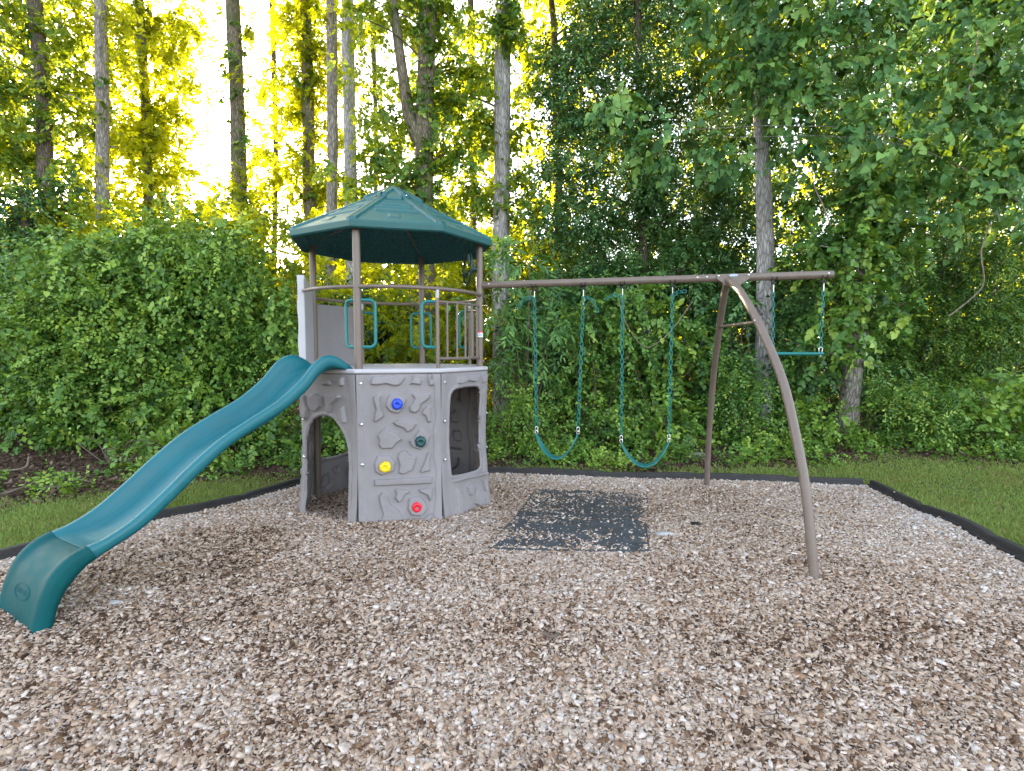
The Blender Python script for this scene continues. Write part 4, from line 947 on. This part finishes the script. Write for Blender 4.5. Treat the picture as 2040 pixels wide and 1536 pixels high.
# -- broad heart-leaved tree overhanging on the right
HB = []
for px, py, r in [(1400, 20, 55), (1470, 40, 60), (1560, 20, 60), (1560, 110, 65), (1480, 150, 50), (1650, 60, 70), (1640, 160, 65), (1560, 210, 60), (1600, 290, 50), (1700, 250, 60), (1750, 130, 70), (1740, 30, 70),
                  (1850, 60, 80), (1950, 60, 80), (1840, 180, 75), (1950, 200, 90), (1800, 290, 60), (1880, 300, 80), (1980, 320, 80), (1720, 340, 50), (1790, 370, 45), (1900, 390, 50), (1985, 410, 50), (1840, 440, 35), (2050, 120, 90), (2060, 300, 90), (1240, 230, 22), (1290, 290, 28), (1360, 320, 30), (1410, 310, 30), (1210, 215, 14), (1460, 330, 26)]:
    HB.append((px, py, r))
tree(9.3, [(2230, 800), (2210, 400), (2150, 0)], (36, 30, 22), 'broad tree with large heart shaped leaves overhanging the right of the photo', 'bark_grey', HB, 'leaf_vine', leaf=(.13, .12), cover=2.4, fol=dict(tilt=.7, face=(-.1, -.7, .5), mode='hang', heart=.9), name='broadleaf_tree', group=None, nl=6, klimb=8, dj=1.6, sub=13, rs=.30)

# -- shrubs
def shrub(name, bl, depth, foot, label, lm, leaf, cover, cat='shrub', group=None, nstem=9, stem_r=.012, stem_m='twig', **kw):
    fkw = {k: kw.pop(k) for k in ('nl', 'Ls', 'droop', 'heart', 'tilt', 'zs', 'face', 'mode') if k in kw}
    Cn, Rd = blobs(bl, depth, **kw); g0 = W(foot, 900, depth); z0 = float(zg(g0[0], depth))
    Cn[:, 2] = np.maximum(Cn[:, 2], z0+Rd*.45)
    root = thing(name, (g0[0], depth, z0), label, cat, group)
    leaf_obj('foliage', foliage(Cn, Rd, leaf, cover, **fkw), M[lm], root)
    b = MB()
    for i in RNG.choice(len(Cn), min(nstem, len(Cn)), replace=False):
        c = Cn[i]; a = np.array([g0[0]+(c[0]-g0[0])*.10, depth+(c[1]-depth)*.1, z0-.05]); m = (a+c)/2+RNG.normal(size=3)*.08+np.array([0, 0, .15])
        b.tube(spline([a, m, c], 9), np.linspace(stem_r, stem_r*.35, 9), 6)
    b.build('stem', M[stem_m], root)
    return root
big = [(90, 620, 70), (165, 550, 65), (255, 505, 70), (350, 500, 68), (430, 535, 65), (490, 590, 55), (60, 700, 85), (160, 640, 90), (260, 590, 95), (360, 590, 95), (450, 640, 80), (530, 680, 60), (50, 800, 80), (150, 750, 95), (250, 700, 100), (350, 700, 100), (440, 740, 90), (530, 770, 65),
       (120, 840, 80), (220, 820, 90), (330, 810, 95), (430, 830, 85), (520, 850, 60), (-50, 680, 90), (-70, 820, 90), (310, 468, 40), (225, 485, 38), (395, 490, 40), (455, 470, 30), (150, 470, 30), (70, 520, 34), (510, 530, 30), (560, 610, 36), (585, 680, 34)]
fr = [(px, py, r*.8, -.85) for px, py, r in big]
sh = shrub('overgrown_bush', big, 9.6, 260, 'huge rounded bush smothered in vines to the left of the tower', 'leaf_mid', (.085, .068), 2.6, 'bush', nstem=40, heart=.5, sub=15)
Cn, Rd = blobs(fr, 9.4, sub=6, rs=.26); Cn[:, 2] = np.maximum(Cn[:, 2], .2)
leaf_obj('vine', foliage(Cn, Rd, (.085, .075), .7, nl=6, heart=1., face=(.05, -.7, .5), mode='hang'), M['leaf_light'], sh)
ar = [(px+RNG.normal()*18, py-rp*.55+RNG.normal()*10, 12, RNG.uniform(-1.2, .2)) for px, py, rp in big[:24] for _ in range(2)]
Cn, Rd = blobs(ar, 9.5, sub=2)
leaf_obj('arching_shoot', foliage(Cn, Rd*0+.16, (.062, .042), 3.2, nl=18, Ls=.85, droop=.15, tilt=.6), M['leaf_light'], sh)
shrub('bramble', [(240, 880, 50, .5), (330, 870, 60), (260, 915, 40), (330, 905, 45), (420, 880, 50), (400, 910, 30), (150, 860, 50, 1.4)], 7.95, 230, 'low light green brambles at the foot of the huge bush', 'leaf_light', (.075, .055), 2.4, 'brambles', nstem=24)
shrub('bramble', [(500, 900, 36), (545, 880, 44), (580, 850, 40), (610, 870, 40), (660, 880, 46), (700, 860, 50), (650, 820, 50), (690, 780, 46)], 8.5, 580, 'low leafy growth seen through the arched doorway of the tower', 'leaf_mid', (.08, .06), 2.2, 'brambles', nstem=18)
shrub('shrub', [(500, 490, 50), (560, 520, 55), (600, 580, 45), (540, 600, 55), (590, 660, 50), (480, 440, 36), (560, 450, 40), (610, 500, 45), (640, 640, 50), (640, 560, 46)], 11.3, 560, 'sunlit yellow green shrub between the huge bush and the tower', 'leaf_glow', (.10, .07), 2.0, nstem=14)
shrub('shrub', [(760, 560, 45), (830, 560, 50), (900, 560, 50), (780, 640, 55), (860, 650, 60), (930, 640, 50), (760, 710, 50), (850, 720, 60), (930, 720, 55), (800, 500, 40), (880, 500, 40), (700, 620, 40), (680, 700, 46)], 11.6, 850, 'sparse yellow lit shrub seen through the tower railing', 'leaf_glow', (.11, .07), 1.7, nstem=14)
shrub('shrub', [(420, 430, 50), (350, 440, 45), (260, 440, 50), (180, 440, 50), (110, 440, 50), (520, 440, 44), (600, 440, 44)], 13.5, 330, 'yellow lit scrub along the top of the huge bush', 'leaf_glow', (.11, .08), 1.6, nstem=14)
# sapling with long drooping compound leaves
shrub('sapling', [(1010, 540, 40), (1060, 530, 40), (1090, 560, 40), (1000, 620, 40), (1040, 640, 45), (1000, 700, 40), (1050, 720, 45), (1100, 720, 40), (1030, 770, 40), (1080, 660, 40), (960, 500, 30), (985, 470, 26), (1120, 640, 34), (930, 600, 26)], 9.2, 1040, 'sapling with long drooping leaflets beside the tower post', 'leaf_vine', (.15, .045), 1.25, 'sapling', nstem=16, nl=11, Ls=.42, droop=.6, sub=7)
# green wall of undergrowth behind the swings: separate bushes
UG = 'undergrowth bushes behind the swings'
shrub('bush', [(1150, 640, 60), (1200, 600, 55), (1170, 720, 60), (1230, 680, 55), (1140, 780, 50), (1220, 770, 50)], 9.7, 1180, 'leafy bush behind the swing nearest the tower', 'leaf_mid', (.085, .06), 2.3, 'bush', UG)
shrub('bush', [(1290, 620, 55), (1340, 660, 60), (1280, 710, 55), (1350, 750, 60), (1300, 800, 50), (1390, 690, 50)], 9.9, 1310, 'broad leaved bush behind the lower swing', 'leaf_mid', (.10, .075), 2.2, 'bush', UG, heart=.6)
shrub('bush', [(1440, 620, 55), (1420, 700, 50), (1470, 740, 55), (1560, 700, 55), (1580, 620, 50), (1600, 760, 50)], 10.2, 1480, 'dark bush behind the two curved beam legs', 'leaf_dark', (.085, .055), 2.6, 'bush', UG)
shrub('bush', [(1000, 850, 55), (1060, 850, 55), (1020, 890, 40), (1090, 890, 40), (1010, 800, 40), (1060, 810, 35)], 8.75, 1040, 'low feathery bush just right of the tower base', 'leaf_light', (.06, .035), 2.3, 'bush', UG)
shrub('bush', [(1150, 870, 48), (1200, 850, 52), (1250, 870, 48), (1180, 900, 30), (1240, 900, 30), (1230, 820, 40)], 8.95, 1200, 'low bush framed by the curve of the nearest swing seat', 'leaf_mid', (.07, .05), 2.3, 'bush', UG)
shrub('bush', [(1310, 860, 52), (1370, 840, 55), (1350, 890, 38), (1300, 800, 40), (1410, 880, 40)], 9.05, 1340, 'light green bush beyond the lower swing seat', 'leaf_light', (.09, .06), 2.1, 'bush', UG)
shrub('bush', [(1440, 800, 50), (1490, 830, 60), (1460, 880, 50), (1530, 880, 52), (1550, 830, 48), (1440, 740, 40), (1500, 770, 40)], 9.4, 1490, 'feathery upright bush between the two curved beam legs', 'leaf_mid', (.065, .035), 2.6, 'bush', UG)
shrub('bush', [(1610, 860, 52), (1660, 890, 46), (1700, 870, 45), (1620, 810, 45), (1740, 890, 44), (1640, 920, 30), (1720, 920, 28)], 9.2, 1660, 'yellowish bush at the foot of the flared trunk', 'leaf_light', (.075, .05), 2.0, 'bush', UG)
shrub('bush', [(1790, 840, 60), (1770, 760, 55), (1830, 790, 60), (1840, 870, 52), (1880, 830, 55), (1760, 900, 36), (1850, 910, 30)], 9.4, 1810, 'fine leaved green bush right of the flared trunk', 'leaf_mid', (.065, .03), 2.5, 'bush', UG)
shrub('bush', [(1950, 860, 60), (2020, 850, 65), (1920, 800, 55), (2000, 780, 60), (1960, 900, 40), (2060, 900, 50), (2090, 820, 70)], 9.2, 1990, 'broad light green bush at the right edge of the photo beyond the lawn', 'leaf_light', (.10, .075), 2.1, 'bush', UG, heart=.5)
# fine drooping trees on the right
for i, (bl, dp, ft, lb) in enumerate((([(1800, 520, 70), (1790, 620, 65), (1820, 700, 65), (1850, 580, 70), (1760, 690, 50), (1880, 480, 55), (1860, 760, 60)], 12.0, 1820, 'fine leaved drooping tree behind the lawn, right of the trapeze'),
                                      ([(1950, 520, 70), (2010, 600, 80), (1930, 640, 70), (1990, 720, 75), (1930, 750, 60), (2060, 480, 80), (2080, 660, 90)], 11.4, 1980, 'fine leaved drooping tree at the right edge of the photo'))):
    shrub('understory_tree', bl, dp, ft, lb, 'leaf_mid', (.07, .035), 1.8, 'tree', 'fine leaved trees on the right', nstem=9, droop=.5, stem_r=.02, sub=9)

# -- the wood beyond, reads as one mass
def wood():
    arrs = []
    def band(x0, x1, y0, y1, dp, n, R, cover, leaf):
        px = RNG.uniform(x0, x1, n); py = RNG.uniform(y0, y1, n); d = dp+RNG.normal(0, 1.2, n)
        Cn = np.array([W(a, b_, c) for a, b_, c in zip(px, py, d)]); Rr = R*RNG.uniform(.6, 1.3, n); Cn[:, 2] = np.maximum(Cn[:, 2], Rr*.3)
        arrs.append(foliage(Cn, Rr, leaf, cover, nl=7))
    band(1050, 2500, 100, 850, 21, 150, 1.2, 1.2, (.16, .12))
    band(-500, 400, 510, 820, 16, 90, 1.0, 1.9, (.14, .11)); band(-700, 760, 450, 720, 24, 110, 1.6, 1.7, (.2, .16)); band(640, 1120, 490, 820, 17, 70, 1.0, 1.5, (.14, .11)); band(640, 1120, 420, 720, 25, 50, 1.4, 1.1, (.2, .15))
    band(-1500, 3500, 560, 720, 38, 160, 2.6, 1.6, (.34, .26)); band(1060, 1500, -150, 150, 20, 30, 1.1, .8, (.16, .12)); band(-900, 60, -150, 450, 19, 60, 1.2, 1.2, (.16, .12))
    return merge(*arrs)
V, F, T = wood()
tag(link('distant_wood', npmesh('distant_wood', V, F, T), M['leaf_glow']), 'sunlit leafy mass of the wood beyond the first trees', 'wood', kind='stuff')
def mass(rows, leaf):
    arrs = []
    for (x0, x1, y0, y1, dp, dj, n, R, cover) in rows:
        Cn = np.array([W(a, b_, c) for a, b_, c in zip(RNG.uniform(x0, x1, n), RNG.uniform(y0, y1, n), dp+RNG.normal(0, dj, n))]); Rr = R*RNG.uniform(.6, 1.3, n); Cn[:, 2] = np.maximum(Cn[:, 2], Rr*.3)
        arrs.append(foliage(Cn, Rr, leaf, cover, nl=7))
    return merge(*arrs)
V, F, T = mass([(1040, 1760, 540, 850, 12.3, .6, 110, .55, 2.2), (1760, 2500, 640, 860, 13.5, .6, 60, .7, 1.6), (1450, 2400, 120, 420, 12.2, .7, 60, .5, .9), (1400, 2400, -150, 430, 14.5, .8, 110, .75, 1.5), (1740, 2400, 430, 740, 13.2, .5, 56, .55, 1.15), (-300, 500, 480, 850, 12.2, .6, 70, .7, 2.0), (540, 800, 585, 720, 14.5, .5, 46, .6, 2.2), (1050, 2500, 420, 860, 17, 1, 95, 1.0, 1.3), (1420, 2600, -200, 420, 17, 1.2, 80, 1.0, 1.1)], (.11, .075))  # dark leaf filler added to darken the gaps; one clump blocks low sun
tag(link('dark_backing_leaves', npmesh('dark_backing_leaves', V, F, T), M['leaf_dark']), 'tangle of dark leaves added behind the nearer bushes for dark gaps and sun block', 'thicket', kind='stuff')
V, F, T = mass([(980, 2600, -950, -300, 13.5, 1.3, 110, 1.2, 1.6)], (.2, .15))  # added out of view overhead, keeps sky light out of the wood
tag(link('unseen_canopy', npmesh('unseen_canopy', V, F, T), M['leaf_dark']), 'unseen leafy canopy added over the right hand trees to cut sky light', 'canopy', kind='stuff')
# seedlings and weeds at the lawn edge
n = 150; px = RNG.uniform(-8.5, 9.5, n); e = lawn_edge(px); py = e+RNG.uniform(-.1, .9, n); ok = in_bed(px, py) < -.25; px, py = px[ok], py[ok]
Cn = np.stack([px, py, zg(px, py)+.07], -1)
V, F, T = foliage(Cn, RNG.uniform(.07, .2, len(px)), (.05, .035), 1.6, nl=6, Ls=.14, droop=-.3)
tag(link('ground_weeds', npmesh('ground_weeds', V, F, T), M['leaf_light']), 'small green weeds along the edge of the leaf litter', 'weeds', kind='stuff')

# -- fallen wood, stones, vines
def stick(pts, r, label, mt='deadwood', name='fallen_branch', cat='branch', group=None, twigs=()):
    b = MB(); P = spline(pts, 20); b.tube(P, np.linspace(r, r*.5, 20), 7)
    for tp in twigs: b.tube(spline(tp, 8), np.linspace(r*.6, r*.3, 8), 6)
    return tag(b.build(name, M[mt]), label, cat, group)
def G(px, py, dz=.01):
    r = W(px, py, 1.0)-np.array([0, 0, EYE]); t = EYE/-r[2]
    for _ in range(6): t = (EYE-float(zg(r[0]*t, r[1]*t))-dz)/-r[2]
    return np.array([r[0]*t, r[1]*t, EYE+r[2]*t])
LB = 'fallen branches in the leaf litter'
stick([G(2, 985, .03), G(55, 968, .05), G(100, 945, .04), G(150, 938, .03)], .018, 'long crooked fallen branch lying across the leaf litter', group=LB, twigs=[[G(70, 962, .05), G(90, 968, .05), G(115, 970, .02)]])
stick([G(85, 972, .02), G(125, 968, .04), G(150, 955, .03), G(190, 962, .02)], .014, 'fallen branch closest to the lawn, left of the slide', group=LB)
stick([G(0, 938, .03), G(30, 936, .05), G(52, 930, .12), G(57, 912, .22), G(57, 905, .28)], .017, 'bleached branch with one end curving up under the huge bush', mt='deadwood', group=LB)
stick([G(1772, 993, .02), G(1776, 984, .07), G(1782, 980, .125)], .011, 'pale broken stick propped on the edging by the lawn', 'palewood', 'stick', 'stick')
stick([G(1515, 1028, .03), G(1560, 1042, .03), G(1595, 1052, .03)], .009, 'orange brown stick lying in the chips between the beam legs', 'palewood', 'stick', 'stick')
stick([G(330, 1240, .035), G(350, 1233, .04), G(372, 1226, .03)], .006, 'thin dark twig in the chips near the end of the slide', 'twig', 'twig', 'twig')
stick([G(1085, 1262, .03), G(1100, 1268, .045), G(1112, 1262, .03)], .016, 'chunky brown bark knot in the middle of the chips', 'twig', 'bark_chunk', 'bark')
def rock(c, s, label, mt='stone', name='stone', cat='stone', flat=.35):
    bm = bmesh.new(); bmesh.ops.create_icosphere(bm, subdivisions=3, radius=1)
    for v in bm.verts:
        f = 1+.18*sin(3*v.co.x+c[0])+.14*sin(4*v.co.y+2*c[1])+.1*sin(7*v.co.z+v.co.x*3); v.co = Vector((v.co.x*s[0]*f, v.co.y*s[1]*f, v.co.z*flat*s[0]*f))
    me = bpy.data.meshes.new(name); bm.to_mesh(me); bm.free(); o = link(name, me, M[mt], None, 50); o.location = tuple(c); return tag(o, label, cat)
rock(G(1322, 1064, .02), (.12, .05), 'flat pale grey stone lying in the chips beside the mat', flat=.16)
rock(G(1388, 1045, .02), (.075, .04), 'dark lump of rotten wood in the chips right of the mat', 'black', 'wood_lump', 'wood', .3)
rock(G(1388, 906, .03), (.26, .10), 'flat grey rock in the undergrowth behind the lower swing', 'stone_dim', flat=.18)
for c, lb in (((232, 1200), 'palest large chip beside the end of the slide'), ((650, 1010), None)):
    if lb: rock(G(*c, .03), (.04, .025), lb, 'stone', 'wood_chunk', 'wood', .3)
# hanging vines
def vine(pts, dp, r, label):
    b = MB(); b.tube(spline([W(px, py, dp) for px, py in pts], 40), r, 6); tag(b.build('hanging_vine', M['deadwood']), label, 'vine', 'bare vines hanging in the trees')
vine([(1232, 600), (1250, 650), (1282, 690), (1310, 683), (1340, 655), (1380, 600)], 8.6, .007, 'thin bare vine drooping in a loop behind the lower swing')
vine([(1617, 330), (1622, 370), (1640, 410), (1655, 450)], 8.4, .009, 'short bare twig hanging under the heart shaped leaves')
vine([(1975, 440), (1955, 500), (1960, 560), (1940, 590), (1890, 630)], 8.8, .011, 'bare forked vine hanging at the right edge of the photo')
vine([(1950, 60), (1940, 130), (1925, 200)], 8.6, .011, 'bare vine high among the heart shaped leaves')
